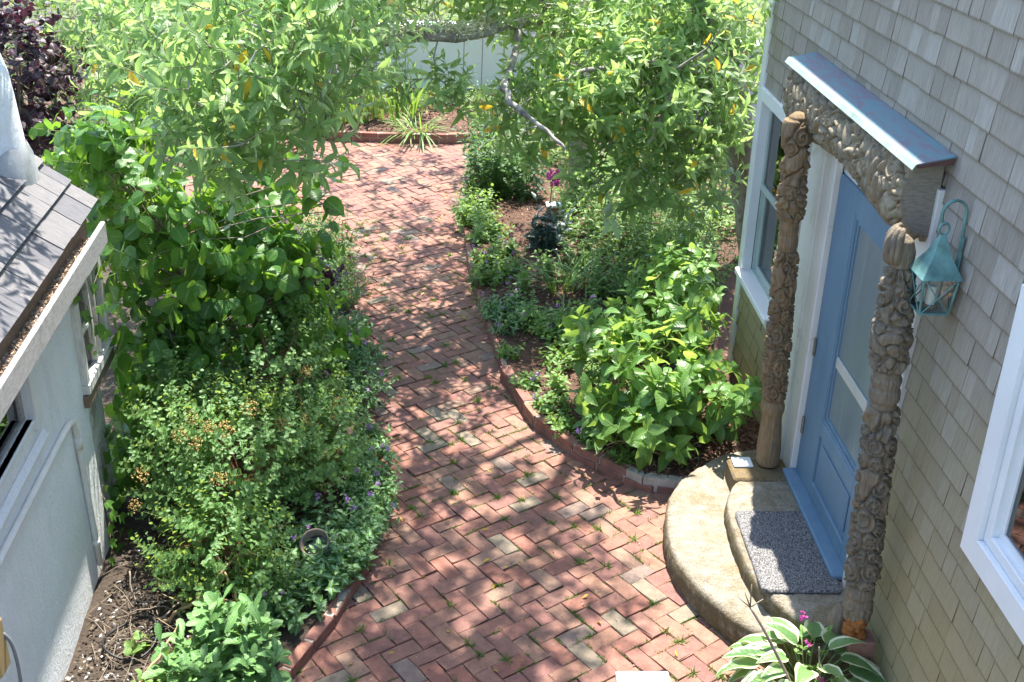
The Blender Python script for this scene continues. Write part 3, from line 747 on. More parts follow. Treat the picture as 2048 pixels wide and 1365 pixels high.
mb = MB(); mb.box((XW - .075, DY0 - .01, .262), (XW + .06, DY1 + .012, .297), .008); mb.build('threshold', M_BLUE, HOUSE)
mb = MB(); M_BRASS = simple('old_metal', (0.25, 0.24, 0.20), .45, .2, 30, .05, metal=.8)
mb.box((XW - .012, DY1 - .035, 1.05), (XW - .001, DY1 - .012, 1.16), .003); mb.build('hinge', M_BRASS, DR)
mb = MB(); mb.box((XW - .012, DY1 - .035, .55), (XW - .001, DY1 - .012, .66), .003); mb.build('hinge', M_BRASS, DR)

# ------------------------------------------------------------------ concrete door step and mat
def mat_concrete():
    m, n, b = newmat('old_concrete'); v = pos_scaled(n, (1, 1, 1))
    f = noise(n, v, 14, 8, 0.75); r = ramp(n, [(0.25, (0.17, 0.138, 0.095)), (0.5, (0.31, 0.27, 0.21)), (0.75, (0.42, 0.38, 0.315))]); n.links.new(f, r.inputs[0])
    f2 = noise(n, v, 3.2, 6, 0.7, 0.8); r2 = ramp(n, [(0.46, (0, 0, 0)), (0.62, (1, 1, 1))]); n.links.new(f2, r2.inputs[0])
    col = mix(n, math_n(n, 'MULTIPLY', r2.outputs[0], 0.72), r.outputs[0], (0.215, 0.165, 0.09))
    f3 = noise(n, v, 150, 3); r3 = ramp(n, [(0.3, (0.55, 0.54, 0.52)), (0.5, (1, 1, 1)), (0.7, (1.3, 1.3, 1.3))]); n.links.new(f3, r3.inputs[0]); col = mix(n, 1, col, r3.outputs[0], 'MULTIPLY')
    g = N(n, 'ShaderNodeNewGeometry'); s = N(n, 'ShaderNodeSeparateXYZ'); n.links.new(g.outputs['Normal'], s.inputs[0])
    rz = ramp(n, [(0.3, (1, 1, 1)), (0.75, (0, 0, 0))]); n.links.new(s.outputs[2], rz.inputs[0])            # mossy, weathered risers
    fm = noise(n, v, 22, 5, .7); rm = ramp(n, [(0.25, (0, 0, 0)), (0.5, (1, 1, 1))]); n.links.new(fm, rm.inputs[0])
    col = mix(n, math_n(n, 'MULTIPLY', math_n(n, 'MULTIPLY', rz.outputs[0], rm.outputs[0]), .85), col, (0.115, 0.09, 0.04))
    n.links.new(col, b.inputs['Base Color']); b.inputs['Roughness'].default_value = 0.9; b.inputs['Specular IOR Level'].default_value = .2
    bump(n, b, math_n(n, 'ADD', noise(n, v, 60, 6, .75), math_n(n, 'MULTIPLY', noise(n, v, 9, 4), 2)), 0.9, 0.016); return m
M_CONC = mat_concrete()
ST = thing('door_step', 'two tier half round concrete step under the blue door', 'step', (1.7, 5.0, 0))
def tier(name, cx, cy, ax, ay, z0, z1, ex, seed):
    r = np.random.default_rng(seed); ns = 72; rings = []
    th = np.linspace(PI / 2, 3 * PI / 2, ns); ct, st_ = np.cos(th), np.sin(th)
    ux = np.sign(ct) * np.abs(ct) ** (2 / ex); uy = np.sign(st_) * np.abs(st_) ** (2 / ex)
    wob = 1 + 0.006 * np.sin(th * 9 + seed) + r.normal(0, .003, ns)
    prof = [(1.0, z0), (1.012, z0 + .3 * (z1 - z0)), (1.0, z1 - .030), (0.985, z1 - .010), (0.962, z1 - .001)] + [(q, z1 + .004 * (1 - q)) for q in (.8, .55, .3, .02)]
    V = np.concatenate([np.c_[cx + ux * ax * s * wob, cy + uy * ay * s * wob, np.full(ns, z) + (r.normal(0, .0022, ns) if k > 0 else 0)] for k, (s, z) in enumerate(prof)])
    Q = [[i * ns + j, i * ns + j + 1, (i + 1) * ns + j + 1, (i + 1) * ns + j] for i in range(len(prof) - 1) for j in range(ns - 1)]
    m = MB(); m.add(V, Q); m.box((cx - .002, cy - ay + .02, z0), (cx + .05, cy + ay - .02, z1 - .002)); m.build(name, M_CONC, ST, smooth=True)
tier('lower_tier', 1.9, 5.13, 0.82, 0.98, -0.03, 0.155, 2.0, 3)
tier('upper_tier', 1.9, 4.98, 0.49, 0.76, 0.13, 0.255, 2.5, 8)

def mat_mat():
    m, n, b = newmat('doormat_yarn'); v = pos_scaled(n, (1, 1, 0.2)); f = noise(n, v, 130, 3, 0.6, 0.5); r = ramp(n, [(0.36, (0.045, 0.045, 0.048)), (0.50, (0.14, 0.135, 0.135)), (0.64, (0.29, 0.28, 0.27))]); n.links.new(f, r.inputs[0])
    n.links.new(r.outputs[0], b.inputs['Base Color']); b.inputs['Roughness'].default_value = 0.95; b.inputs['Specular IOR Level'].default_value = .1; return m
nx, ny = 74, 118; xs = np.linspace(1.452, 1.862, nx); ys = np.linspace(4.50, 5.21, ny); rm_ = np.random.default_rng(4)
Xg, Yg = np.meshgrid(xs, ys); Zg = 0.272 + rm_.uniform(0, .009, Xg.shape)
e = np.minimum(np.minimum(Xg - xs[0], xs[-1] - Xg), np.minimum(Yg - ys[0], ys[-1] - Yg)); Zg = np.where(e < .001, 0.264, Zg)
cr = 0.04                                                        # rounded corners
dx = np.maximum(0, np.maximum(xs[0] + cr - Xg, Xg - xs[-1] + cr)); dy = np.maximum(0, np.maximum(ys[0] + cr - Yg, Yg - ys[-1] + cr)); rr = np.hypot(dx, dy); k = np.where((dx > 0) & (dy > 0) & (rr > cr), cr / (rr + 1e-9), 1)
cxm = np.where(Xg < 1.65, xs[0] + cr, xs[-1] - cr); cym = np.where(Yg < 4.85, ys[0] + cr, ys[-1] - cr)
Xg = np.where(k < 1, cxm + (Xg - cxm) * k, Xg); Yg = np.where(k < 1, cym + (Yg - cym) * k, Yg)
Yg = Yg + 0.02 * (Xg - 1.65) * -1
Qm = [[j * nx + i, j * nx + i + 1, (j + 1) * nx + i + 1, (j + 1) * nx + i] for j in range(ny - 1) for i in range(nx - 1)]
dm = link('doormat', mesh_np('doormat', np.c_[Xg.ravel(), Yg.ravel(), Zg.ravel()], Qm, mat_mat()))
tag(dm, 'black and white flecked woven doormat lying on the concrete step', 'doormat')

# ------------------------------------------------------------------ carved wooden posts and lintel
def relief(Ug, Vg, seed, rmin, rmax, kinds, wrap=None, n=900):
    """height field (about -1..1) of carved bosses: spirals, rosettes, ribs, smooth lumps, cut apart by grooves"""
    r = np.random.default_rng(seed); C = []
    u0, u1, v0, v1 = Ug.min(), Ug.max(), Vg.min(), Vg.max()
    for _ in range(n):
        c = (r.uniform(u0, u1), r.uniform(v0, v1)); rad = r.uniform(rmin, rmax)
        ok = True
        for q in C:
            dv = abs(c[1] - q[1]); dv = min(dv, wrap - dv) if wrap else dv
            if math.hypot(c[0] - q[0], dv) < 0.80 * (rad + q[2]): ok = False; break
        if ok: C.append((c[0], c[1], rad, r.choice(kinds), r.uniform(0, 2 * PI), r.choice([-1, 1]), r.uniform(1.5, 2.9)))
    best = np.full(Ug.shape, 9.0); sec = np.full(Ug.shape, 9.0); H = np.zeros(Ug.shape)
    for (a, b, rad, kd, ph, sg, st) in C:
        du = Ug - a; dv = Vg - b
        if wrap: dv = (dv + wrap / 2) % wrap - wrap / 2
        ca, sa = math.cos(ph), math.sin(ph); x = (du * ca + dv * sa) / st; y = (-du * sa + dv * ca)
        if kd in (0, 1): x = du; y = dv
        t = np.hypot(x, y) / rad; th = np.arctan2(y, x)
        dome = np.sqrt(np.clip(1 - 0.8 * t * t, 0.02, 1))
        if kd == 0: h = 0.45 * dome + 0.52 * np.sin(2 * PI * 1.9 * t + sg * th + ph) * np.clip(t * 3, .3, 1)
        elif kd == 1: h = 0.5 * dome + 0.34 * np.cos(6 * th) * np.clip(t * 2, 0, 1) * (t < .62) + 0.42 * np.exp(-((t - .74) / .10) ** 2) - .4 * np.exp(-((t - .55) / .07) ** 2)
        elif kd == 2: h = 0.55 * dome + 0.42 * np.sin(x / rad * 8 + 2.2 * np.sin(y / rad * 2))
        elif kd == 3: h = 0.5 * dome + 0.42 * np.sin(10 * th) * np.clip(t * 1.3, 0, 1)
        else: h = 1.0 * dome + 0.06 * np.sin(x / rad * 14)
        m = t < best; sec = np.where(m, best, np.minimum(sec, t)); H = np.where(m, h, H); best = np.where(m, t, best)
    gap = np.clip((sec - best) / 0.24, 0, 1)
    gro = 1 - (1 - gap) ** 2.0
    far = np.clip((best - 1.0) / 0.18, 0, 1)                      # leftover ground between bosses: interlaced strands
    H = H * (1 - far) + far * (0.05 + 0.5 * np.sin(Ug * 150 + 3.5 * np.sin(Vg * 55) + 2 * np.sin(Ug * 31)))
    return H * gro - 1.05 * (1 - gro)

def mat_wood(name, c1, c2, c3, green=0.0):
    m, n, b = newmat(name); v = pos_scaled(n, (1, 1, 0.14)); f = noise(n, v, 70, 6, .7); r = ramp(n, [(.25, c1), (.5, c2), (.78, c3)]); n.links.new(f, r.inputs[0]); col = r.outputs[0]
    f2 = noise(n, pos_scaled(n, (1, 1, 1)), 9, 5, .7); r2 = ramp(n, [(.5, (0, 0, 0)), (.66, (1, 1, 1))]); n.links.new(f2, r2.inputs[0])
    col = mix(n, math_n(n, 'MULTIPLY', r2.outputs[0], .55), col, (0.115, 0.108, 0.10))
    if green:
        f3 = noise(n, pos_scaled(n, (1, 1, 1)), 12, 4, .6); r3 = ramp(n, [(.55, (0, 0, 0)), (.68, (1, 1, 1))]); n.links.new(f3, r3.inputs[0]); col = mix(n, math_n(n, 'MULTIPLY', r3.outputs[0], green), col, (0.16, 0.155, 0.055))
    n.links.new(col, b.inputs['Base Color']); b.inputs['Roughness'].default_value = .82; b.inputs['Specular IOR Level'].default_value = .25
    bump(n, b, math_n(n, 'ADD', noise(n, v, 120, 5, .7), math_n(n, 'MULTIPLY', noise(n, pos_scaled(n, (1, 1, .05)), 45, 3, .6), 1.6)), .9, .006); return m
M_CARVE1 = mat_wood('carved_wood_honey', (0.15, 0.098, 0.052), (0.24, 0.16, 0.088), (0.335, 0.24, 0.145), .2)
M_CARVE2 = mat_wood('carved_wood_grey', (0.12, 0.092, 0.062), (0.195, 0.155, 0.11), (0.285, 0.235, 0.175), .15)
M_CARVE3 = mat_wood('carved_wood_lintel', (0.165, 0.13, 0.085), (0.27, 0.22, 0.15), (0.375, 0.325, 0.24), .4)
M_LOGEND = simple('log_end', (0.23, 0.20, 0.16), .9, .25, 30, .4, stretch=(1, 1, 4))
M_WOODBLK = mat_wood('brown_timber', (0.10, 0.07, 0.035), (0.17, 0.12, 0.06), (0.23, 0.17, 0.09))

def carved_post(label, base, top, prof, bands, mat, seed):
    root = thing('carved_post', label, 'carved post', base, 'carved posts beside the door')
    base = np.array(base); top = np.array(top); Hh = top[2] - base[2]
    nz, na = 420, 84; z = np.linspace(0, Hh, nz); th = np.linspace(0, 2 * PI, na, endpoint=False)
    R = np.interp(z, prof[0], prof[1]) * .80; TH_, ZZ = np.meshgrid(th, z); circ = 0.50; VV = TH_ / (2 * PI) * circ
    rel = np.zeros_like(ZZ)
    for k, (za, zb, amp, rmin, rmax, kinds) in enumerate(bands):
        m = (z >= za) & (z < zb)
        if not m.any(): continue
        h = relief(ZZ[m], VV[m], seed + k, rmin, rmax, kinds, wrap=circ) * amp
        fade = np.clip(np.minimum(z[m] - za, zb - z[m]) / 0.012, 0, 1)[:, None]; rel[m] = h * fade - (1 - fade) * amp * .7
    RR = R[:, None] + rel + 0.0012 * np.sin(TH_ * 23 + ZZ * 4)
    ax = base[None, :] + (top - base)[None, :] * (z / Hh)[:, None]
    V = np.stack([ax[:, 0:1] + RR * np.cos(TH_), ax[:, 1:2] + RR * np.sin(TH_), ax[:, 2:3] + 0 * RR], -1).reshape(-1, 3)
    Q = [[i * na + j, i * na + (j + 1) % na, (i + 1) * na + (j + 1) % na, (i + 1) * na + j] for i in range(nz - 1) for j in range(na)]
    n = len(V); V = np.concatenate([V, [ax[0]], [ax[-1] + [0, 0, 0.006]]]); T = [[n, (j + 1) % na, j] for j in range(na)] + [[n + 1, (nz - 1) * na + j, (nz - 1) * na + (j + 1) % na] for j in range(na)]
    me = mesh_np('shaft', V, Q, mat, tris=T); link('shaft', me, root)
    return root
S_, RO, RB, FN, LU = 0, 1, 2, 3, 4
PL = carved_post('honey brown carved post left of the door, stacked smooth heads on top', (1.752, 5.70, 0.285), (1.69, 5.80, 2.37),
    ([0, .02, .10, .30, .33, .36, .39, .42, .70, 1.28, 1.34, 1.36, 1.40, 1.42, 1.46, 1.48, 1.53, 1.60, 1.68, 1.74, 1.80, 1.84, 1.90, 1.98, 2.03, 2.065, 2.085],
     [.078, .084, .088, .072, .074, .086, .086, .070, .076, .066, .060, .068, .068, .060, .068, .064, .080, .090, .086, .066, .085, .066, .078, .082, .078, .062, .030]),
    [(.42, 1.33, .022, .030, .060, [S_, S_, RO, RB, S_, FN]), (1.50, 1.70, .016, .028, .045, [S_, RB]), (1.70, 2.06, .020, .050, .085, [LU, RB, S_])], M_CARVE1, 40)
PR = carved_post('greyer carved post right of the door, hand on top, orange foam at its base', (1.782, 4.11, 0.42), (1.70, 4.17, 2.29),
    ([0, .05, .10, .13, .15, .18, .20, .23, .60, 1.10, 1.13, 1.15, 1.19, 1.20, 1.24, 1.26, 1.32, 1.45, 1.52, 1.60, 1.66, 1.70, 1.74, 1.80, 1.85, 1.87],
     [.070, .078, .082, .070, .082, .082, .072, .078, .074, .070, .066, .080, .080, .070, .082, .070, .082, .090, .080, .074, .070, .056, .060, .066, .050, .02]),
    [(0, .10, .006, .03, .05, [RB]), (.20, 1.11, .024, .034, .066, [S_, S_, RB, S_, RO]), (1.28, 1.50, .017, .024, .045, [S_, RB, LU]), (1.50, 1.74, .022, .04, .065, [S_, RB, FN])], M_CARVE2, 90)
mb = MB(); rh = np.random.default_rng(2)
for k in range(6):                                                     # the curled fingers of the top
    a = PI + 0.95 - k * 0.42; c = np.array([1.702, 4.168, 2.225]); d = np.array([math.cos(a), math.sin(a), 0]); 
    f_ = rh.uniform(.85, 1.1); mb.tube(curve([c + d * .030 + [0, 0, .10], c + d * .050 + [0, 0, .070], c + d * .062 * f_ + [0, 0, .02], c + d * .054 * f_ + [0, 0, -.035], c + d * .036 + [0, 0, -.05]], 9), np.array([.008, .013, .016, .018, .0155, .017, .016, .013, .009]) * f_, 8)
mb.build('carved_hand', M_CARVE2, PR, smooth=True)
mb = MB(); M_FOAM = simple('orange_foam', (0.27, 0.095, 0.022), .85, .45, 40, .8)
for k in range(9):
    p = np.array([1.762, 4.07, .395]) + np.clip(rh.normal(0, 1, 3), -1.3, 1.3) * [.020, .020, .036]; r = rh.uniform(.026, .04); ph = rh.uniform(0, 6, 4)
    mb.lathe([(r * math.sin(t), -r * math.cos(t)) for t in np.linspace(0.05, PI - .05, 14)], p, 20, fr=lambda V, ph=ph: V * (1 + .16 * np.sin(V[:, 0:1] * 150 + ph[0]) * np.sin(V[:, 1:2] * 170 + ph[1]) + .12 * np.sin(V[:, 2:3] * 210 + ph[2])))
mb.build('foam_patch', M_FOAM, PR, smooth=True)
mb = MB(); mb.tube([(1.72, 4.17, .262), (1.712, 4.175, .36), (1.725, 4.15, .46)], [.042, .046, .030], 9); mb.build('broken_base', M_CARVE2, PR, smooth=True)
mb = MB(); mb.box((1.74, 4.02, .262), (1.86, 4.12, .355), .004); bk = mb.build('brick', M_BRICK, PR)
mb = MB(); mb.box((1.52, 5.54, 0.10), (1.84, 5.77, 0.272), .012); wb = mb.build('wood_block', M_WOODBLK); tag(wb, 'squared brown timber block carrying the left carved post', 'wood block')
mb = MB(); mb.box((1.545, 5.66, 0.274), (1.66, 5.765, 0.286), .003); mb.build('shim', M_TRIM, wb)

LT = thing('carved_lintel', 'carved half log lintel with scrolls and fans over the door, capped with copper', 'carved lintel', (1.85, 5.3, 2.4))
nY, nA = 470, 76; yy = np.linspace(4.36, 6.27, nY); aa = np.linspace(0, 1, nA)
prof = np.array([(1.792, 2.535), (1.762, 2.49), (1.738, 2.43), (1.734, 2.37), (1.752, 2.30), (1.79, 2.245), (1.84, 2.215), (1.893, 2.21)])
sl_ = np.r_[0, np.cumsum(np.linalg.norm(np.diff(prof, axis=0), axis=1))]; q = aa * sl_[-1]
bx, bz = np.interp(q, sl_, prof[:, 0]), np.interp(q, sl_, prof[:, 1])
for _ in range(6): bx[1:-1] = (bx[:-2] + bx[1:-1] * 2 + bx[2:]) / 4; bz[1:-1] = (bz[:-2] + bz[1:-1] * 2 + bz[2:]) / 4
nx_, nz_ = -np.gradient(bz), np.gradient(bx); ll = np.hypot(nx_, nz_); nx_, nz_ = nx_ / ll, nz_ / ll
if nx_[20] > 0: nx_, nz_ = -nx_, -nz_
QQ, YY = np.meshgrid(q, yy); rel = relief(YY, QQ, 310, .034, .075, [S_, FN, RB, FN, RB, RO, RB], n=2600) * .030
swell = 0.02 * np.sin((yy - 4.36) / 1.91 * PI * 2.5 + .6)[:, None] * np.clip((QQ - .18) / .12, 0, 1)
rel = rel + swell
endf = np.clip(np.minimum(yy - yy[0], yy[-1] - yy) / .02, 0, 1)[:, None]; rel = rel * endf - .006 * (1 - endf)
V = np.stack([bx[None] + nx_[None] * rel, YY, bz[None] + nz_[None] * rel], -1).reshape(-1, 3)
Q = [[i * nA + j, i * nA + j + 1, (i + 1) * nA + j + 1, (i + 1) * nA + j] for i in range(nY - 1) for j in range(nA - 1)]
link('carved_face', mesh_np('carved_face', V, Q, M_CARVE3), LT)
mb = MB()
for yE, s in ((4.362, 0), (6.268, 1)):
    e_ = np.c_[bx, np.full(nA, yE), bz]; e_ = np.concatenate([e_, [[1.893, yE, 2.535]]]); T = [[0, j + 1, j] for j in range(1, nA)]; mb.add(e_, (), T)
mb.build('log_end', M_LOGEND, LT)
def mat_copper():
    m, n, b = newmat('patinated_copper'); v = pos_scaled(n, (3, 0.7, 1)); f = noise(n, v, 6, 5, .65, .7)
    r = ramp(n, [(.25, (0.075, 0.165, 0.215)), (.45, (0.10, 0.205, 0.245)), (.56, (0.155, 0.125, 0.175)), (.68, (0.095, 0.215, 0.24)), (.85, (0.18, 0.32, 0.31))]); n.links.new(f, r.inputs[0])
    n.links.new(r.outputs[0], b.inputs['Base Color']); b.inputs['Metallic'].default_value = .12; b.inputs['Roughness'].default_value = .5; bump(n, b, noise(n, v, 30, 3), .1, .004); return m
M_COPPER = mat_copper()
M_LIPM = simple('sunlit_verdigris', (0.30, 0.39, 0.35), .6, .3, 7, .15, metal=.1, dirt=((0.16, 0.30, 0.29), 5, .56))  # verdigris made paler: sun on the lip's slope is put into its colour
M_VERDI = simple('verdigris', (0.115, 0.235, 0.225), .5, .45, 14, .15, metal=.2, dirt=((0.16, 0.13, 0.10), 22, .6))
CP = MB(); xz = lambda V: np.c_[V[:, 0], V[:, 2], V[:, 1]]
CP.prism([(1.898, 2.580), (1.755, 2.548), (1.755, 2.542), (1.898, 2.574)], 4.28, 6.35, xz); cap = CP.build('copper_cap', M_COPPER, LT)
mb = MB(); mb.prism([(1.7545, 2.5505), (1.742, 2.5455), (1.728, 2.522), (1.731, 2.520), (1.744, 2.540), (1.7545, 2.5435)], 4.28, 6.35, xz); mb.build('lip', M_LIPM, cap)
mb = MB(); mb.prism([(1.893, 2.572), (1.75, 2.54), (1.75, 2.527), (1.893, 2.545)], 4.285, 4.290, xz); mb.build('end_flange', simple('brown_copper', (0.13, 0.065, 0.06), .5, .2, 12, .1, metal=.3), cap)

# ------------------------------------------------------------------ lantern
LN = thing('wall_lantern', 'verdigris copper lantern with a white candle hanging on the shingle wall', 'lantern', (1.795, 4.06, 1.96))
lc = np.array([1.795, 4.06]); 
def sq(a, z): return [np.array([lc[0] + sx * a, lc[1] + sy * a, z]) for sx, sy in ((-1, -1), (1, -1), (1, 1), (-1, 1))]
T0, T1 = sq(.064, 1.965), sq(.076, 2.135)
mb = MB()
for k in range(4):
    k2 = (k + 1) % 4; mb.tube([T0[k], T1[k]], .006, 6); mb.tube([T0[k], T0[k2]], .0055, 6); mb.tube([T1[k], T1[k2]], .0055, 6)
for z in (1.963,): mb.box((lc[0] - .06, lc[1] - .06, z - .004), (lc[0] + .06, lc[1] + .06, z), fr=None)
mb.build('frame', M_VERDI, LN)
mb = MB()
for k in range(4):
    k2 = (k + 1) % 4; o = nrm(((T0[k] + T0[k2]) / 2 - [lc[0], lc[1], 1.965])[None])[0] * .004; mb.tube([T0[k] + o, T1[k2] + o], .003, 5); mb.tube([T0[k2] + o, T1[k] + o], .003, 5)
mb.build('cross_brace', M_VERDI, LN)
for k in range(4):
    k2 = (k + 1) % 4; m_ = MB(); c_ = np.array([lc[0], lc[1], 0]); pts = np.array([T0[k], T0[k2], T1[k2], T1[k]]); pi_ = c_ + (pts - c_) * [.965, .965, 1]; m_.add(pi_, [[0, 1, 2, 3]]); m_.build('pane', M_CLEAR, LN)
mb = MB(); b4 = sq(.090, 2.132); mid = sq(.040, 2.225); ap = sq(.010, 2.315)
V = np.array(b4 + mid + ap); mb.add(V, [[i, (i + 1) % 4, 4 + (i + 1) % 4, 4 + i] for i in range(4)] + [[4 + i, 4 + (i + 1) % 4, 8 + (i + 1) % 4, 8 + i] for i in range(4)] + [[8, 9, 10, 11], [3, 2, 1, 0]]); hd = mb.build('hood', M_VERDI, LN)
mb = MB(); a = np.linspace(0, 2 * PI, 18); mb.tube(np.c_[lc[0] + .022 * np.cos(a), np.full(18, lc[1]), 2.338 + .026 * np.sin(a)], .006, 6, cap=False); mb.build('ring', M_VERDI, LN)
mb = MB(); arc = [(1.893, 4.075, 2.22), (1.888, 4.075, 2.30), (1.885, 4.075, 2.38)] + [(1.832 + .053 * math.cos(t), 4.073, 2.40 + .062 * math.sin(t)) for t in np.linspace(.2, PI + .55, 12)] + [(1.797, 4.07, 2.352)]
mb.tube(arc, .0075, 6); mb.box((1.886, 4.055, 2.15), (1.894, 4.095, 2.30), .002); mb.build('hook', M_VERDI, LN)
mb = MB(); mb.lathe([(.0, 2.075), (.019, 2.075), (.021, 2.07), (.021, 1.99), (.0, 1.99)], (lc[0], lc[1], 0), 14); mb.build('candle', simple('wax', (.82, .80, .74), .5, .03, 5, 0), LN, smooth=False)
mb = MB(); mb.lathe([(.0, 1.99), (.03, 1.99), (.032, 1.975), (.0, 1.97)], (lc[0], lc[1], 0), 14); mb.build('candle_holder', simple('dark_brass', (.12, .10, .06), .5, .2, 20, 0, metal=.5), LN)

LN.scale = (.9, .9, .9); LN.location = (1.807, 4.06, 2.015)

# ------------------------------------------------------------------ the white stucco shed on the left
SA = math.radians(5); SN = np.array([math.cos(SA), math.sin(SA), 0]); SU = np.array([-math.sin(SA), math.cos(SA), 0]); SP = np.array([-1.95, 4.6, 0.0])
def LB(s, o, z): return SP + SU * s + SN * o + np.array([0, 0, z])
def lfr(V): V = np.asarray(V, float); return SP + V[:, 0:1] * SU + V[:, 1:2] * SN + V[:, 2:3] * [0, 0, 1]      # local (along, out, up)
def mat_stucco():
    m, n, b = newmat('white_stucco'); v = pos_scaled(n, (1, 1, 1)); f = noise(n, v, 5, 6, .7); r = ramp(n, [(.3, (0.80, 0.83, 0.86)), (.7, (0.87, 0.89, 0.91))]); n.links.new(f, r.inputs[0]); col = r.outputs[0]
    f2 = noise(n, pos_scaled(n, (1, 1, .35)), 4, 6, .7); r2 = ramp(n, [(.56, (0, 0, 0)), (.72, (1, 1, 1))]); n.links.new(f2, r2.inputs[0]); col = mix(n, math_n(n, 'MULTIPLY', r2.outputs[0], .32), col, (.56, .54, .50))
    f4 = noise(n, pos_scaled(n, (14, 14, .5)), 2.4, 5, .65); r4 = ramp(n, [(.57, (0, 0, 0)), (.72, (1, 1, 1))]); n.links.new(f4, r4.inputs[0]); col = mix(n, math_n(n, 'MULTIPLY', r4.outputs[0], .26), col, (.60, .55, .48))
    f5 = noise(n, v, 120, 2); r5 = ramp(n, [(.70, (0, 0, 0)), (.74, (1, 1, 1))]); n.links.new(f5, r5.inputs[0]); col = mix(n, math_n(n, 'MULTIPLY', r5.outputs[0], .3), col, (.40, .38, .34))
    n.links.new(col, b.inputs['Base Color']); b.inputs['Roughness'].default_value = .9; b.inputs['Specular IOR Level'].default_value = .2
    bump(n, b, math_n(n, 'ADD', noise(n, v, 55, 6, .75), math_n(n, 'MULTIPLY', noise(n, pos_scaled(n, (1, 1, .5)), 8, 4), 2.0)), .8, .016); return m
M_STUCCO = mat_stucco()
M_PEEL = simple('peeling_render', (0.36, 0.31, 0.26), .95, .4, 7, .8, dirt=((0.68, 0.68, 0.68), 5, .44))
M_GREYW = simple('silvered_wood', (0.36, 0.35, 0.34), .85, .25, 12, .4, stretch=(8, 2, 8))
M_BROWNW = simple('brown_wood', (0.17, 0.12, 0.085), .85, .3, 12, .3, stretch=(8, 2, 8))
M_PEELW = simple('peeling_white_wood', (0.60, 0.58, 0.54), .8, .2, 10, .35, stretch=(4, 2, 1), dirt=((0.25, 0.20, 0.15), 9, .57))
SHED = thing('stucco_shed', 'low white stucco shed with weathered wood shingle roof, wooden gutter and white round chimney', 'shed', LB(0, -1, 0))
WH = (-1.15, -0.265, 1.325, 1.74)
mb = MB(); wall_holes(mb, -0.16, 0.0, -3.2, 0.56, -0.1, 1.80, [WH], fr=lambda V: lfr(V[:, [1, 0, 2]])); mb.box((-3.2, -2.6, -.1), (0.96, -2.45, 1.8), fr=lfr); mb.box((0.80, -2.44, -.1), (0.95, -0.165, 1.8), fr=lfr); mb.build('wall', M_STUCCO, SHED)
mb = MB(); mb.box((0.562, -0.15, -0.1), (0.958, -0.028, 0.93), .02, fr=lfr); mb.box((0.57, -0.15, 0.935), (0.955, -0.05, 1.79), fr=lfr); mb.build('end_wall', M_PEEL, SHED)
mb = MB()                                                            # window in the near wall
a, b_, c_, d_ = WH
mb.box((a, -.03, c_ - .028), (b_, .008, c_), .004, fr=lfr); mb.box((b_ + .001, -.03, c_ - .055), (b_ + .085, .018, d_), .004, fr=lfr); mb.box((a, -.03, d_ - .03), (b_, .018, d_), .004, fr=lfr)
W3 = mb.build('window', M_TRIM, SHED)
mb = MB(); mb.box((a, -.06, c_ + .001), (b_ - .001, -.03, c_ + .014), fr=lfr); mb.box((b_ - .04, -.06, c_ + .015), (b_ - .001, -.03, d_ - .031), fr=lfr); mb.box((b_ - .34, -.09, c_ + .015), (b_ - .30, -.06, d_ - .031), fr=lfr); mb.build('sash', M_GREYW, W3)
mb = MB(); mb.box((a, -.048, c_ + .012), (b_ - .036, -.044, d_ - .03), fr=lfr); mb.build('pane', M_GLASS, W3)
mb = MB(); mb.box((-3.0, -.34, .9), (.5, -.32, 1.75), fr=lfr); mb.box((-3.0, -.318, .9), (.5, -.165, 1.0), fr=lfr); mb.build('inner_wall', simple('grey_room', (.26, .28, .30), .9, .2, 4, 0), SHED)
mb = MB(); mb.prism([(0.003, 1.225), (0.026, 1.195), (0.022, 1.175), (0.003, 1.165)], -3.0, b_ + .10, lambda V: lfr(V[:, [2, 0, 1]])); mb.build('sill', M_STUCCO, SHED)
mb = MB(); mb.tube([LB(s, .016, z) for s, z in ((-3, 1.125), (-2, 1.10), (-1, 1.082), (0.05, 1.062), (.16, 1.055), (.225, 1.03), (.25, .97), (.262, .7), (.275, .4), (.285, .14))], .0165, 8)
mb.tube([LB(.254, .016, .93), LB(.256, .016, .86)], .021, 8); mb.tube([LB(.28, .016, .30), LB(.281, .016, .26)], .020, 8); mb.build('conduit', M_TRIM2, SHED, smooth=True)
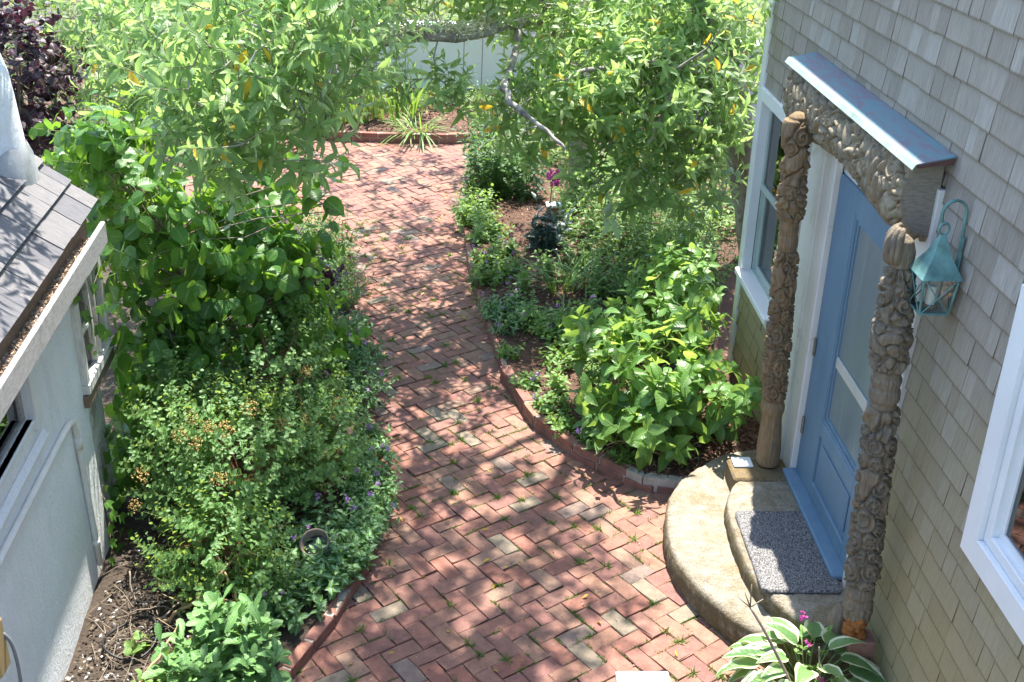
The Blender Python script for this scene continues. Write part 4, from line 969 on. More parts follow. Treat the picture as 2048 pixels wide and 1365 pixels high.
# roof deck + shingles
RS = 0.90; RA = math.atan(RS)
def rz(o): return 1.905 + (0.075 - o) * RS
mb = MB(); mb.prism([(0.04, rz(.04) - .045), (-1.35, rz(-1.35) - .045), (-1.35, rz(-1.35) - .075), (0.04, rz(.04) - .075)], -3.2, 0.93, lambda V: lfr(V[:, [2, 0, 1]])); mb.prism([(-1.352, rz(-1.35) - .045), (-2.7, rz(.04) - .045), (-2.7, rz(.04) - .075), (-1.352, rz(-1.35) - .075)], -3.2, 0.93, lambda V: lfr(V[:, [2, 0, 1]])); mb.build('roof', M_DARK, SHED)
M_RSH = None
def mat_rsh():
    m, n, b = newmat('weathered_roof_shingle'); r = ramp(n, [(0, (.085, .083, .092)), (.5, (.115, .112, .12)), (1, (.155, .146, .145))]); n.links.new(rnd_attr(n), r.inputs[0])
    mp = N(n, 'ShaderNodeMapping'); mp.inputs['Rotation'].default_value = (0, 0, -SA); mp.inputs['Scale'].default_value = (1.2, 9, 1.2); g = N(n, 'ShaderNodeNewGeometry'); n.links.new(g.outputs['Position'], mp.inputs[0])
    f = noise(n, mp.outputs[0], 14, 7, .75); rr = ramp(n, [(.28, (.62, .62, .64)), (.5, (1, 1, 1)), (.75, (1.65, 1.6, 1.55))]); n.links.new(f, rr.inputs[0]); n.links.new(mix(n, 1, r.outputs[0], rr.outputs[0], 'MULTIPLY'), b.inputs['Base Color'])
    b.inputs['Roughness'].default_value = .85; bump(n, b, noise(n, mp.outputs[0], 30, 6, .7), .7, .006); return m
M_RSH = mat_rsh()
rq = np.random.default_rng(77); ex = 0.157 / math.cos(0) ; RM = []
down = nrm((SN * 1.0 + np.array([0, 0, -RS]))[None])[0]; upn = nrm((SN * RS + np.array([0, 0, 1.0]))[None])[0]
for k in range(8):
    V, Q, T = shingle_mesh(0); RM.append(mesh_np('roof_shingle', V, Q, M_RSH, rnd=np.full(10, (k + .5) / 8), smooth=False, tris=T))
rest_rs = []
for c in range(11):
    o0 = 0.075 - c * ex * math.cos(RA); s = 0.975 - (0 if c % 2 else 0.09) - (0 if c else 0); first = True
    s = 0.972
    while s > -3.1:
        w_ = rq.choice([.15, .17, .19, .21, .24]) * rq.uniform(.95, 1.05); w_ = w_ * (.6 if first and c % 2 else 1); first = False
        corner = LB(s - w_, o0, rz(o0) - .012 + rq.normal(0, .0015)); 
        X = -upn * 1.9; Y = SU * (w_ - .005); Z = -down * (ex + .03)
        # shingle_mesh: x from -t (outside) to 0, y along, z up the slope
        Mx = Matrix([[X[0], Y[0], Z[0], corner[0]], [X[1], Y[1], Z[1], corner[1]], [X[2], Y[2], Z[2], corner[2]], [0, 0, 0, 1]])
        link('roof_shingle', RM[rq.integers(0, 8)], SHED, Mx); s -= w_
# rake trim and gutter
GT = None
mb = MB(); mb.box((-3.1, .038, 1.745), (0.80, .060, 1.885), .003, fr=lfr); mb.build('fascia', M_BROWNW, SHED)
mb = MB(); mb.box((-3.1, .061, 1.745), (0.79, .125, 1.768), fr=lfr); mb.box((-3.1, .125, 1.735), (0.83, .150, 1.848), .004, fr=lfr); GT = mb.build('gutter', M_GREYW, SHED)
mb = MB()
V0, T0_ = [], []
o8 = np.array([[1, 0, 0], [-1, 0, 0], [0, 1, 0], [0, -1, 0], [0, 0, 1], [0, 0, -1]], float); f8 = np.array([[0, 2, 4], [2, 1, 4], [1, 3, 4], [3, 0, 4], [2, 0, 5], [1, 2, 5], [3, 1, 5], [0, 3, 5]])
rg = np.random.default_rng(9); ng = 5200
cs = np.c_[-2.2 + 2.9 * rg.random(ng) ** .8, rg.uniform(.064, .122, ng), np.zeros(ng)]; cs[:, 2] = 1.79 + rg.uniform(0, .028, ng) - np.clip(cs[:, 0] - .3, 0, 1) * .03
PP = lfr(cs); VV_, TT_, RR_ = [], [], []
for i in range(ng):
    R = np.linalg.qr(rg.normal(size=(3, 3)))[0]; VV_.append((o8 * [.0085, .0042, .003] * rg.uniform(.6, 1.3)) @ R + PP[i]); TT_.append(f8 + 6 * i); RR_.append(np.full(6, rg.random()))
m_, n_, b_n = newmat('seed_litter'); r_ = ramp(n_, [(0, (.20, .12, .07)), (.4, (.36, .25, .16)), (.8, (.50, .40, .29)), (1, (.30, .30, .32))]); n_.links.new(rnd_attr(n_), r_.inputs[0]); n_.links.new(r_.outputs[0], b_n.inputs['Base Color']); b_n.inputs['Roughness'].default_value = .9; M_LITTER = m_
link('debris', mesh_np('debris', np.concatenate(VV_), None, M_LITTER, rnd=np.concatenate(RR_), smooth=False, tris=np.concatenate(TT_)), GT, kind='stuff')
mb = MB(); cc = LB(.74, -.40, 0); mb.lathe([(.252, 2.10), (.248, 2.24), (.242, 2.32), (.238, 2.38), (.232, 2.48), (.222, 2.60), (.20, 2.69), (.16, 2.76), (.10, 2.81), (.02, 2.83)], cc, 40); CH = mb.build('chimney', M_STUCCO, SHED, smooth=True)
mb = MB(); mb.lathe([(.285, 2.08), (.272, 2.20), (.250, 2.275)], cc, 28, fr=lambda V: V + np.c_[0 * V[:, 0], 0 * V[:, 0], .012 * np.sin(V[:, 0] * 60 + V[:, 1] * 45)]); mb.build('flashing', simple('lead_flashing', (.40, .41, .43), .5, .3, 12, .3, metal=.3), CH, smooth=True)

# old sash propped in the end bay of the shed
OS = thing('old_window', 'old peeling window sash with bare frame in the end bay of the white shed', 'window sash', LB(.8, 0, 1.0))
mb = MB()
mb.box((.52, -.02, 1.02), (1.10, .035, 1.075), .004, fr=lfr); mb.box((.52, -.02, 1.076), (.575, .03, 1.60), .004, fr=lfr); mb.box((1.045, -.02, 1.076), (1.10, .03, 1.60), .004, fr=lfr); mb.box((.576, -.02, 1.55), (1.044, .03, 1.60), .004, fr=lfr); mb.build('frame', M_PEELW, OS)
mb = MB(); mb.box((.80, -.015, 1.076), (.825, .02, 1.549), .003, fr=lfr); mb.box((.90, -.015, 1.076), (.925, .02, 1.549), .003, fr=lfr); mb.build('mullion', M_PEELW, OS)
mb = MB(); mb.box((.576, -.02, 1.30), (.80, .012, 1.325), .003, fr=lfr); mb.build('glazing_bar', M_PEELW, OS)
mb = MB(); mb.box((.50, -.03, .955), (1.12, .03, 1.018), .004, fr=lfr); mb.build('ledge', M_BROWNW, OS)
mb = MB(); mb.box((.577, -.012, 1.077), (1.044, -.008, 1.549), fr=lfr); mb.build('pane', M_GLASS, OS)

# ------------------------------------------------------------------ walls at the far end of the garden
M_PALE = simple('pale_green_paint', (0.60, 0.65, 0.53), .7, .06, 2, .05)
M_PINKW = simple('pale_pink_paint', (0.62, 0.55, 0.56), .7, .06, 3, .05)
BW = thing('garden_wall', 'long pale green wall with a moulded white cap behind the far bed', 'wall', (0, 16.2, 0))
mb = MB(); mb.box((-4.5, 16.0, -.1), (2.4, 16.2, .86)); mb.build('wall', M_PALE, BW)
mb = MB(); mb.box((-4.5, 15.97, .862), (2.4, 16.23, .915), .006); mb.box((-4.5, 15.95, .917), (2.4, 16.25, .955), .006); mb.box((-4.5, 15.93, .957), (2.4, 16.27, 1.01), .01); mb.build('cap', M_TRIM, BW)
BW2 = thing('garden_wall', 'pale pink wall with a white cap beside the corner of the shingled house', 'wall', (4, 14.6, 0))
mb = MB(); mb.box((2.45, 14.6, -.1), (9.0, 14.8, .98)); mb.build('wall', M_PINKW, BW2)
mb = MB(); mb.box((2.42, 14.56, .982), (9.0, 14.84, 1.03), .006); mb.box((2.40, 14.54, 1.032), (9.0, 14.86, 1.075), .008); mb.build('cap', M_TRIM, BW2)

# ------------------------------------------------------------------ plants
M_BARK = simple('grey_bark', (0.27, 0.25, 0.225), .95, .45, 14, .9, stretch=(1, 1, .35), dirt=((0.44, 0.45, 0.42), 10, .55))
M_TWIG = simple('twig_bark', (0.23, 0.185, 0.14), .9, .3, 20, .2)
M_RTWIG = simple('reddish_stem', (0.20, 0.095, 0.055), .85, .3, 20, .2)
M_GSTEM = simple('green_stem', (0.12, 0.17, 0.06), .8, .2, 20, .1)
M_TSTEM = simple('tan_stem', (0.36, 0.25, 0.14), .85, .25, 20, .2)
M_LICH = simple('lichen', (0.52, 0.54, 0.34), .95, .3, 30, .3)
G = lambda *c: c
L_OLIVE = leaf_mat('silver_olive_leaf', [(0, (0.090, 0.170, 0.066)), (.45, (0.145, 0.250, 0.090)), (.80, (0.235, 0.330, 0.130)), (.965, (0.33, 0.40, 0.19)), (.975, (0.55, 0.36, 0.03)), (1.0, (0.62, 0.42, 0.03))], (0.44, 0.66, 0.17), .46, .42, under=(0.40, 0.47, 0.35))
L_VINE = leaf_mat('round_vine_leaf', [(0, (0.036, 0.109, 0.023)), (.5, (0.064, 0.166, 0.032)), (1, (0.128, 0.256, 0.052))], (0.30, 0.54, 0.05), .38, .40)
L_SPIREA = leaf_mat('spirea_leaf', [(0, (0.078, 0.180, 0.060)), (.5, (0.125, 0.255, 0.085)), (1, (0.22, 0.36, 0.12))], (0.42, 0.58, 0.11), .40, .42)
L_HYD = leaf_mat('hydrangea_leaf', [(0, (0.060, 0.140, 0.035)), (.5, (0.095, 0.205, 0.050)), (1, (0.165, 0.290, 0.085))], (0.40, 0.60, 0.10), .40, .36)
L_LAM = leaf_mat('silver_striped_leaf', [(0, (0.06, 0.165, 0.050)), (.6, (0.095, 0.235, 0.065)), (1, (0.19, 0.34, 0.10))], (0.38, 0.56, 0.09), .32, .45, style='silver')
L_GRN = leaf_mat('bright_green_leaf', [(0, (0.065, 0.145, 0.035)), (.5, (0.115, 0.220, 0.055)), (1, (0.20, 0.32, 0.09))], (0.38, 0.55, 0.08), .36, .45)
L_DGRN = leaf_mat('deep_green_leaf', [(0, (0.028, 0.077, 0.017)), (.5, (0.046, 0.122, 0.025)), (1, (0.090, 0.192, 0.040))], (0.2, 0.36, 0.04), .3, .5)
L_PURP = leaf_mat('purple_leaf', [(0, (0.030, 0.016, 0.030)), (.5, (0.052, 0.026, 0.046)), (1, (0.10, 0.055, 0.085))], (0.12, 0.03, 0.05), .18, .4)
L_DARK = leaf_mat('dusky_leaf', [(0, (0.020, 0.040, 0.035)), (.6, (0.036, 0.066, 0.058)), (1, (0.075, 0.11, 0.10))], (0.08, 0.16, 0.09), .2, .34)
L_HOSTA = leaf_mat('hosta_leaf', [(0, (0.085, 0.19, 0.07)), (1, (0.17, 0.30, 0.11))], (0.42, 0.58, 0.2), .34, .42, style='margin')
L_IVY = leaf_mat('ivy_leaf', [(0, (0.045, 0.128, 0.021)), (1, (0.083, 0.211, 0.034))], (0.22, 0.44, 0.04), .3, .36)
L_SEDUM = leaf_mat('sedum_leaf', [(0, (0.085, 0.200, 0.060)), (1, (0.150, 0.295, 0.095))], (0.30, 0.48, 0.09), .22, .5)
L_BLADE = leaf_mat('grass_blade', [(0, (0.051, 0.141, 0.025)), (.7, (0.102, 0.211, 0.040)), (1, (0.230, 0.282, 0.081))], (0.3, 0.45, 0.06), .3, .5)
L_YELL = leaf_mat('yellow_leaf', [(0, (0.42, 0.26, 0.03)), (1, (0.62, 0.44, 0.05))], (0.7, 0.45, 0.04), .25, .5)
M_MAUVE = simple('mauve_petal', (0.52, 0.28, 0.58), .7, .3, 60, 0)
M_MAGENTA = simple('magenta_petal', (0.50, 0.05, 0.28), .7, .3, 60, 0)
M_PINKP = simple('pink_petal', (0.52, 0.14, 0.26), .7, .3, 60, 0)
M_RED = simple('red_petal', (0.36, 0.012, 0.02), .7, .3, 60, 0)
M_OCHRE = simple('faded_flower', (0.40, 0.27, 0.09), .85, .35, 40, 0)

T_OLIVE = [leaf_tmpl(.33, 5, .35, .28, 'lance', 2), leaf_tmpl(.30, 5, .5, .05, 'lance', 2, wave=.12), leaf_tmpl(.36, 5, .2, .5, 'lance', 2)]
T_VINE = [leaf_tmpl(.92, 6, .12, .22, 'round', 4, cup=.1, wave=.03), leaf_tmpl(.84, 6, .25, .35, 'round', 4, wave=.04), leaf_tmpl(.98, 6, -.1, .15, 'round', 4, cup=-.15, wave=.03)]
T_SMALL = [leaf_tmpl(.74, 4, .2, .15, 'obov', 2), leaf_tmpl(.66, 4, .35, .25, 'ovate', 2)]
T_HYD = [leaf_tmpl(.58, 7, .22, .35, 'ovate', 4, wave=.04, serr=.03), leaf_tmpl(.52, 7, .38, .20, 'ovate', 4, wave=.05, serr=.03), leaf_tmpl(.62, 7, .1, .5, 'ovate', 4, cup=.1, serr=.03)]
T_LAM = [leaf_tmpl(.66, 5, .2, .3, 'cordate', 4, serr=.05), leaf_tmpl(.6, 5, .35, .15, 'cordate', 4, serr=.05)]
T_OV = [leaf_tmpl(.46, 5, .25, .3, 'ovate', 2), leaf_tmpl(.40, 5, .4, .15, 'ovate', 2)]
T_HOSTA = [leaf_tmpl(.60, 9, .18, .45, 'cordate', 6, cup=.2, wave=.05), leaf_tmpl(.52, 9, .34, .32, 'cordate', 6, wave=.07), leaf_tmpl(.64, 9, .1, .62, 'cordate', 6, cup=.25, wave=.04)]
T_SEDUM = [leaf_tmpl(.44, 8, .15, .3, 'spoon', 2, serr=.08), leaf_tmpl(.40, 8, .3, .15, 'spoon', 2, serr=.08)]
T_BLADE = [leaf_tmpl(.045, 6, .3, .55, 'strap', 1), leaf_tmpl(.04, 6, .3, .25, 'strap', 1), leaf_tmpl(.05, 6, .2, .9, 'strap', 1)]
T_IVY = [ivy_tmpl()]

def sticks(B, E, r0, r1, bow=0.0, sides=4, rng=RNG):
    """straight or slightly bowed twigs, vectorised -> V, Q"""
    B = np.asarray(B); E = np.asarray(E); n = len(B); ax = nrm(E - B); ref = np.where(np.abs(ax[:, 2:]) > .9, [[1., 0, 0]], [[0, 0, 1.]]); u = nrm(np.cross(ax, ref)); w = np.cross(ax, u)
    side = rand_unit(n, rng) * np.linalg.norm(E - B, axis=1, keepdims=True) * bow
    rings = []
    for t, r in ((0, r0), (.5, (r0 + r1) / 2), (1, r1)):
        c = B + (E - B) * t + side * (4 * t * (1 - t))
        for k in range(sides): a = 2 * PI * k / sides; rings.append(c + r * (math.cos(a) * u + math.sin(a) * w))
    V = np.stack(rings, 1).reshape(-1, 3); q = []
    for i in range(2):
        for k in range(sides): q.append([i * sides + k, i * sides + (k + 1) % sides, (i + 1) * sides + (k + 1) % sides, (i + 1) * sides + k])
    Q = (np.array(q)[None] + (np.arange(n) * 3 * sides)[:, None, None]).reshape(-1, 4)
    return V, Q

def flowers(root, pts, mat, n, r, size, name='flower', up=0.0):
    rr_ = np.random.default_rng(len(pts) + 3); ms = []
    for k in range(4):
        V, T = petals(rr_, n, r, size); ms.append(mesh_np(name, V, None, mat, rnd=np.full(len(V), .5), smooth=False, tris=T))
    for i, p in enumerate(pts):
        link(name, ms[i % 4], root, Matrix.Translation(Vector(p)) @ Matrix.Rotation(rr_.uniform(0, 6), 4, 'Z') @ Matrix.Scale(rr_.uniform(.75, 1.2), 4))

def shrub(name, label, cat, base, ells, tmpl, mat, size, m, L, phyllo='alt', ang=(78, 30), droop=.25, up=.35, out=.8, lift=.7, nst=10, sr=.006, smat=None, tmat=None,
          rl=(0, .95), top=300, group=None, shell=.45, spread=.12, seed=1, tip=.6, twr=.0016, zmin=.05, yellow=0.0, leafname='leaf'):
    rng = np.random.default_rng(seed); root = thing(name, label, cat, base, group); Bs, As = [], []
    for (c, r, n) in ells:
        p, u = ell_pts(c, r, n, shell, rng); a = u * out * [1, 1, .6] + [0, 0, lift] + .35 * rng.normal(size=(n, 3)); Bs.append(p); As.append(a)
    B = np.concatenate(Bs); A = nrm(np.concatenate(As)); B[:, 2] = np.maximum(B[:, 2], zmin); Ls = L * rng.uniform(.65, 1.2, len(B))
    B = B - A * (Ls * .6)[:, None]; B[:, 2] = np.maximum(B[:, 2], zmin)
    M = shoots(B, A, Ls, m, size, phyllo, ang, droop, up, tip, .35, rng)
    rnd = np.tile(rng.uniform(0, 1, len(B)) * .55, m) + rng.uniform(0, .45, len(M)); rnd = rl[0] + (rl[1] - rl[0]) * rnd
    if yellow: rnd = np.where(rng.random(len(M)) < yellow, 1.0, np.minimum(rnd, .955))
    leaves(root, tmpl, mat, M, rnd, top, leafname)
    V, Q = sticks(B, B + A * Ls[:, None], twr * 1.5, twr * .7, .04, 4, rng); link('twigs', mesh_np('twigs', V, Q, tmat or M_GSTEM), root, kind='stuff')
    if nst:
        ids = rng.choice(len(B), min(nst * 6, len(B)), replace=False); b0 = np.array(base)
        main = ids[:nst]; 
        stems = []
        for i in main:
            s0 = b0 + [rng.normal(0, spread), rng.normal(0, spread), 0]; mid = s0 * .45 + B[i] * .55 + [rng.normal(0, .04), rng.normal(0, .04), .06]
            c = curve([s0, mid, B[i]], 9); stems.append(c); mb = MB(); mb.tube(c, np.linspace(sr, sr * .45, 9), 5); mb.build('stem', smat or M_TSTEM, root, smooth=True)
        nodes = np.concatenate(stems); S, Eb = [], []
        for i in range(len(B)):
            j = np.argmin(np.linalg.norm(nodes - B[i], axis=1)); S.append(nodes[j]); Eb.append(B[i])
        V, Q = sticks(S, Eb, sr * .35, twr * 1.4, .10, 4, rng); link('branchlets', mesh_np('branchlets', V, Q, smat or M_TSTEM), root, kind='stuff')
    return root, B + A * Ls[:, None], A

# ---- the two silver leaved trees
def tree(label, base, trunk, limbs, ells, seed, top=300, yellow=.013, lich=()):
    rng = np.random.default_rng(seed); root = thing('silver_leaved_tree', label, 'tree', base)
    mb = MB(); c = curve([p[:3] for p in trunk], 24); rr_ = np.interp(np.linspace(0, 1, 24), np.linspace(0, 1, len(trunk)), [p[3] for p in trunk]); rr_ = rr_ * (1 + .06 * rng.normal(size=24)); mb.tube(c, rr_, 12); mb.build('trunk', M_BARK, root, smooth=True)
    nodes = [c]
    for lb in limbs:
        k = 20; c = curve([p[:3] for p in lb], k) ; c[1:] += rng.normal(0, .012, (k - 1, 3)); r_ = np.interp(np.linspace(0, 1, k), np.linspace(0, 1, len(lb)), [p[3] for p in lb]) * (1 + .08 * rng.normal(size=k)); mb = MB(); mb.tube(c, r_, 8)
        for _ in range(7):                                             # short dead side twigs
            q = rng.integers(4, k - 1); d = rand_unit(1, rng)[0] * [1, 1, .6]; l = rng.uniform(.10, .28); e1 = c[q] + d * l * .5 + rng.normal(0, .015, 3); e2 = c[q] + d * l + [0, 0, -.03] + rng.normal(0, .03, 3)
            mb.tube([c[q], e1, e2], [r_[q] * .28 + .0015, .0028, .0015], 5); mb.tube([e1, e1 + rand_unit(1, rng)[0] * l * .4], [.0024, .0012], 4)
        mb.build('limb', M_BARK, root, smooth=True); nodes.append(c)
    Bs, As, sz = [], [], []
    for (c, r, n, s) in ells:
        p, u = ell_pts(c, r, n, .2, rng); Bs.append(p); As.append(u * [.9, .9, .3] + [0, 0, .45] + .45 * rng.normal(size=(n, 3))); sz.append(np.full(n, s))
    B = np.concatenate(Bs); A = nrm(np.concatenate(As)); sz = np.concatenate(sz); n = len(B); Ls = sz * 2.2 * rng.uniform(.6, 1.25, n)
    m = 11; M = shoots(B, A, Ls, m, 1.0, 'alt', (82, 25), .30, .30, .55, .35, rng); f = np.tile(sz, m)
    M[:, :3, :3] *= f[:, None, None]
    rnd = np.tile(rng.uniform(0, .3, n), m) + rng.uniform(0, .3, n * m) + np.repeat(np.linspace(0, .45, m) ** 1.0, n); rnd = np.where(rng.random(n * m) < yellow, 1.0, np.minimum(rnd, .955))
    leaves(root, T_OLIVE, L_OLIVE, M, rnd, top)
    V, Q = sticks(B, B + A * Ls[:, None], .0022, .0010, .05, 4, rng); link('twigs', mesh_np('twigs', V, Q, M_TWIG), root, kind='stuff')
    # branchlets grow from the nearest wood already there
    nd = np.concatenate(nodes); d0 = np.min(np.linalg.norm(B[:, None, :] - nd[None, ::2], axis=2), axis=1); order = np.argsort(d0); S, E_, R0 = [], [], []
    nodesL = np.zeros((len(nd) + 2 * n, 3)); nodesL[:len(nd)] = nd; cnt = len(nd)
    for i in order:
        dd = np.linalg.norm(nodesL[:cnt] - B[i], axis=1); j = int(np.argmin(dd)); p = nodesL[j].copy(); S.append(p); E_.append(B[i]); R0.append(dd[j]); nodesL[cnt] = B[i]; nodesL[cnt + 1] = (p + B[i]) / 2; cnt += 2
    S, E_, R0 = np.array(S), np.array(E_), np.array(R0)
    thick = np.clip(.0035 + .012 * R0, .003, .012)[:, None]
    V, Q = sticks(S, E_, thick, .0024, .10, 5, rng); link('branchlets', mesh_np('branchlets', V, Q, M_BARK), root, kind='stuff')
    if len(lich):
        VV, TT = [], []; k = 0
        for (a, b_, cnt_) in lich:
            a, b_ = np.array(a), np.array(b_)
            for _ in range(cnt_):
                p = a + (b_ - a) * rng.random() + rng.normal(0, 1, 3) * [.05, .05, .035]; d = rand_unit(1, rng)[0]; d[2] = abs(d[2]) * .8; l = rng.uniform(.02, .065); o = rand_unit(1, rng)[0] * .006
                VV.append(np.array([p - o, p + o, p + d * l * .6 + o * 1.5, p + d * l])); TT += [[k, k + 1, k + 2], [k, k + 2, k + 3]]; k += 4
        link('lichen', mesh_np('lichen', np.concatenate(VV), None, M_LICH, smooth=False, tris=TT), root, kind='stuff')
    return root

tree('silver leaved tree with a leaning furrowed trunk behind the corner of the shingled house', (2.66, 9.6, 0),
     [(2.66, 9.6, -.1, .19), (2.36, 9.58, 1.0, .16), (2.05, 9.5, 1.9, .14), (1.6, 9.2, 3.2, .11), (1.1, 8.6, 4.6, .07), (.7, 7.8, 5.6, .04)],
     [[(2.1, 9.5, 1.8, .06), (1.8, 9.0, 2.0, .04), (1.5, 8.6, 1.8, .02), (1.3, 8.3, 1.5, .010)], [(2.2, 9.5, 1.5, .05), (1.6, 9.1, 1.9, .035), (1.0, 8.7, 2.0, .02), (.6, 8.3, 1.95, .010)],
      [(1.75, 9.3, 2.8, .06), (1.2, 9.1, 2.8, .03), (.9, 8.9, 2.5, .012)], [(1.2, 8.7, 4.3, .05), (.4, 8.4, 5.2, .03), (-.1, 7.6, 5.8, .015)]],
     [((.97, 8.9, 1.80), (.64, .6, .42), 150, .14), ((1.55, 8.9, 1.58), (.52, .6, .54), 180, .14), ((.50, 8.7, 1.62), (.36, .5, .32), 52, .14), ((1.22, 8.7, 1.04), (.58, .4, .26), 54, .14), ((1.78, 8.8, 1.06), (.28, .4, .26), 18, .14),
      ((1.0, 9.7, 2.25), (.7, .7, .32), 95, .145), ((1.7, 9.6, 2.20), (.55, .6, .34), 95, .145), ((2.05, 9.3, 1.9), (.32, .5, .4), 36, .145), ((.40, 9.4, 2.45), (.6, .6, .22), 34, .14), ((1.72, 7.3, 2.62), (.12, .3, .12), 9, .12), ((1.1, 10.6, 2.0), (1.0, .5, .35), 60, .14),
      ((.26, 7.3, 6.0), (.98, 1.5, .6), 560, .105), ((.14, 6.35, 5.7), (.55, .8, .4), 230, .105)], 31)
tree('silver leaved tree whose lichen covered limb arches over the path to the left', (1.15, 11.6, 0),
     [(1.15, 11.6, -.1, .15), (1.0, 11.2, 1.2, .10), (.66, 10.4, 2.05, .085), (.2, 9.8, 3.2, .07), (-.3, 9.2, 4.2, .04)],
     [[(.62, 10.4, 2.05, .06), (.30, 9.3, 2.20, .05), (-.09, 8.5, 2.24, .045), (-.45, 8.15, 2.30, .042), (-.74, 7.9, 2.27, .04), (-.86, 7.5, 2.14, .03), (-1.0, 6.6, 2.25, .022), (-1.0, 5.4, 2.6, .014), (-.95, 4.7, 2.75, .009)],
      [(.35, 9.4, 2.2, .03), (.26, 8.8, 1.95, .03), (.20, 8.2, 1.93, .026), (.26, 7.95, 1.86, .022), (.45, 7.8, 1.76, .016), (.62, 7.6, 1.62, .010)],
      [(-.74, 7.9, 2.27, .03), (-1.25, 7.3, 2.3, .022), (-1.6, 6.6, 2.25, .014)], [(.3, 9.9, 3.0, .05), (-.3, 9.2, 3.4, .03), (-.7, 8.2, 3.5, .015)], [(-.9, 7.2, 2.15, .02), (-.75, 5.9, 2.55, .012), (-.62, 4.8, 2.8, .008)]],
     [((-0.984, 4.592, 2.832), (0.34, 0.41, 0.28), 80, 0.10), ((-0.90, 4.51, 2.60), (0.344, 0.369, 0.21), 72, 0.10), ((-0.64, 4.674, 2.93), (0.23, 0.41, 0.29), 70, 0.10), ((-1.35, 6.5, 2.12), (.32, .4, .22), 24, .12),
      ((-1.85, 8.0, 2.2), (.55, .6, .38), 110, .135), ((-.15, 8.9, 2.76), (.8, .8, .33), 140, .135), ((.15, 9.4, 2.25), (.35, .4, .16), 22, .13), ((-.30, 8.3, 1.86), (.26, .3, .12), 20, .125), ((-1.0, 8.2, 2.38), (.42, .5, .36), 70, .135), ((-2.3, 8.4, 2.25), (.6, .7, .5), 100, .13), ((-1.2, 8.8, 2.0), (.5, .5, .4), 60, .13),
      ((-.35, 10.0, 3.45), (.95, 2.6, .4), 520, .105), ((-.8, 13.4, 3.3), (1.2, 1.2, .3), 150, .105), ((-.45, 7.7, 3.4), (.55, .9, .3), 130, .11), ((-1.8, 8.0, 1.78), (.8, .5, .36), 110, .125), ((-2.0, 9.3, 1.6), (.5, .4, .42), 56, .125), ((-2.6, 9.2, 1.7), (.6, .5, .5), 80, .125), ((-2.15, 5.2, 3.6), (.42, .5, .2), 50, .105)], 57,
     lich=[((-.09, 8.5, 2.28), (-.45, 8.15, 2.34), 900), ((-.45, 8.15, 2.34), (-.74, 7.9, 2.31), 700), ((-.74, 7.9, 2.31), (-.86, 7.5, 2.18), 160), ((.30, 9.3, 2.24), (-.09, 8.5, 2.28), 700), ((-1.25, 7.3, 2.32), (-.9, 7.7, 2.3), 160)])

# ---- left side
vine, vt, _ = shrub('climbing_vine', 'climbing vine with big round green leaves beside the end of the stucco shed', 'vine', (-1.85, 6.3, .05),
    [((-1.78, 6.1, 1.45), (.45, .5, .55), 66), ((-1.35, 6.5, 1.05), (.42, .55, .55), 66), ((-2.1, 6.2, 2.0), (.30, .35, .22), 22), ((-.86, 5.95, 1.86), (.16, .2, .12), 4), ((-1.10, 6.6, 1.15), (.22, .35, .32), 20), ((-1.6, 7.3, .7), (.5, .6, .5), 36), ((-1.78, 5.95, .80), (.26, .42, .35), 46), ((-1.2, 7.2, .45), (.35, .4, .35), 36), ((-1.55, 6.9, 1.55), (.30, .4, .28), 24), ((-1.98, 5.9, .38), (.16, .55, .30), 44), ((-2.2, 6.6, 1.6), (.4, .5, .5), 40)],
    T_VINE, L_VINE, .125, 7, .40, 'alt', (80, 45), .75, .45, .9, .15, 9, .011, M_TWIG, M_GSTEM, seed=3, tip=.5, twr=.0022)
shrub('spirea_bush', 'large fine leaved spirea bush with faded ochre flower heads along the shed side', 'shrub', (-1.28, 5.55, .05),
    [((-1.32, 5.35, .50), (.44, .5, .46), 330), ((-1.32, 6.2, .62), (.50, .5, .52), 330), ((-.92, 5.85, .36), (.28, .6, .32), 180), ((-1.30, 4.74, .34), (.36, .30, .28), 150), ((-1.05, 4.62, .22), (.18, .18, .16), 40), ((-1.64, 5.45, .55), (.24, .5, .46), 190)],
    T_SMALL, L_SPIREA, .041, 17, .30, 'alt', (70, 50), .2, .55, 1.0, .55, 24, .008, M_RTWIG, M_GSTEM, seed=5, tip=.6, twr=.0014, spread=.22)
SP_ = D.objects['spirea_bush']
rf = np.random.default_rng(12)
flowers(SP_, [(-1.50, 5.0, .86), (-1.42, 4.98, .82), (-1.36, 5.05, .88), (-1.28, 5.1, .84), (-1.46, 5.12, .9), (-1.72, 5.0, .62), (-1.74, 4.9, .5), (-1.3, 4.9, .66), (-1.05, 5.4, .70), (-.95, 5.6, .62), (-1.15, 5.05, .55), (-.8, 5.9, .55), (-.85, 5.5, .45), (-1.0, 6.0, .72), (-1.2, 5.3, .86)], M_OCHRE, 60, .045, .0065, 'flower_head')
shrub('smoke_bush', 'dark purple smoke bush behind the white chimney', 'shrub', (-3.3, 8.2, .05), [((-3.2, 7.9, 2.0), (.42, .7, .55), 170), ((-3.5, 8.3, 1.2), (.5, .6, .6), 60)], T_VINE, L_PURP, .075, 9, .26, 'alt', (75, 35), .2, .5, .9, .5, 12, .014, M_TWIG, M_TWIG, seed=8, group='purple leaved shrubs')
shrub('smoke_bush', 'small dark purple leaved shrub low between the round leaved vine and the path', 'shrub', (-1.5, 8.1, .05), [((-1.38, 7.9, .52), (.36, .4, .26), 48)], T_VINE, L_PURP, .075, 7, .22, 'alt', (75, 35), .2, .5, .9, .6, 8, .008, M_TWIG, M_TWIG, seed=9, top=150, group='purple leaved shrubs')
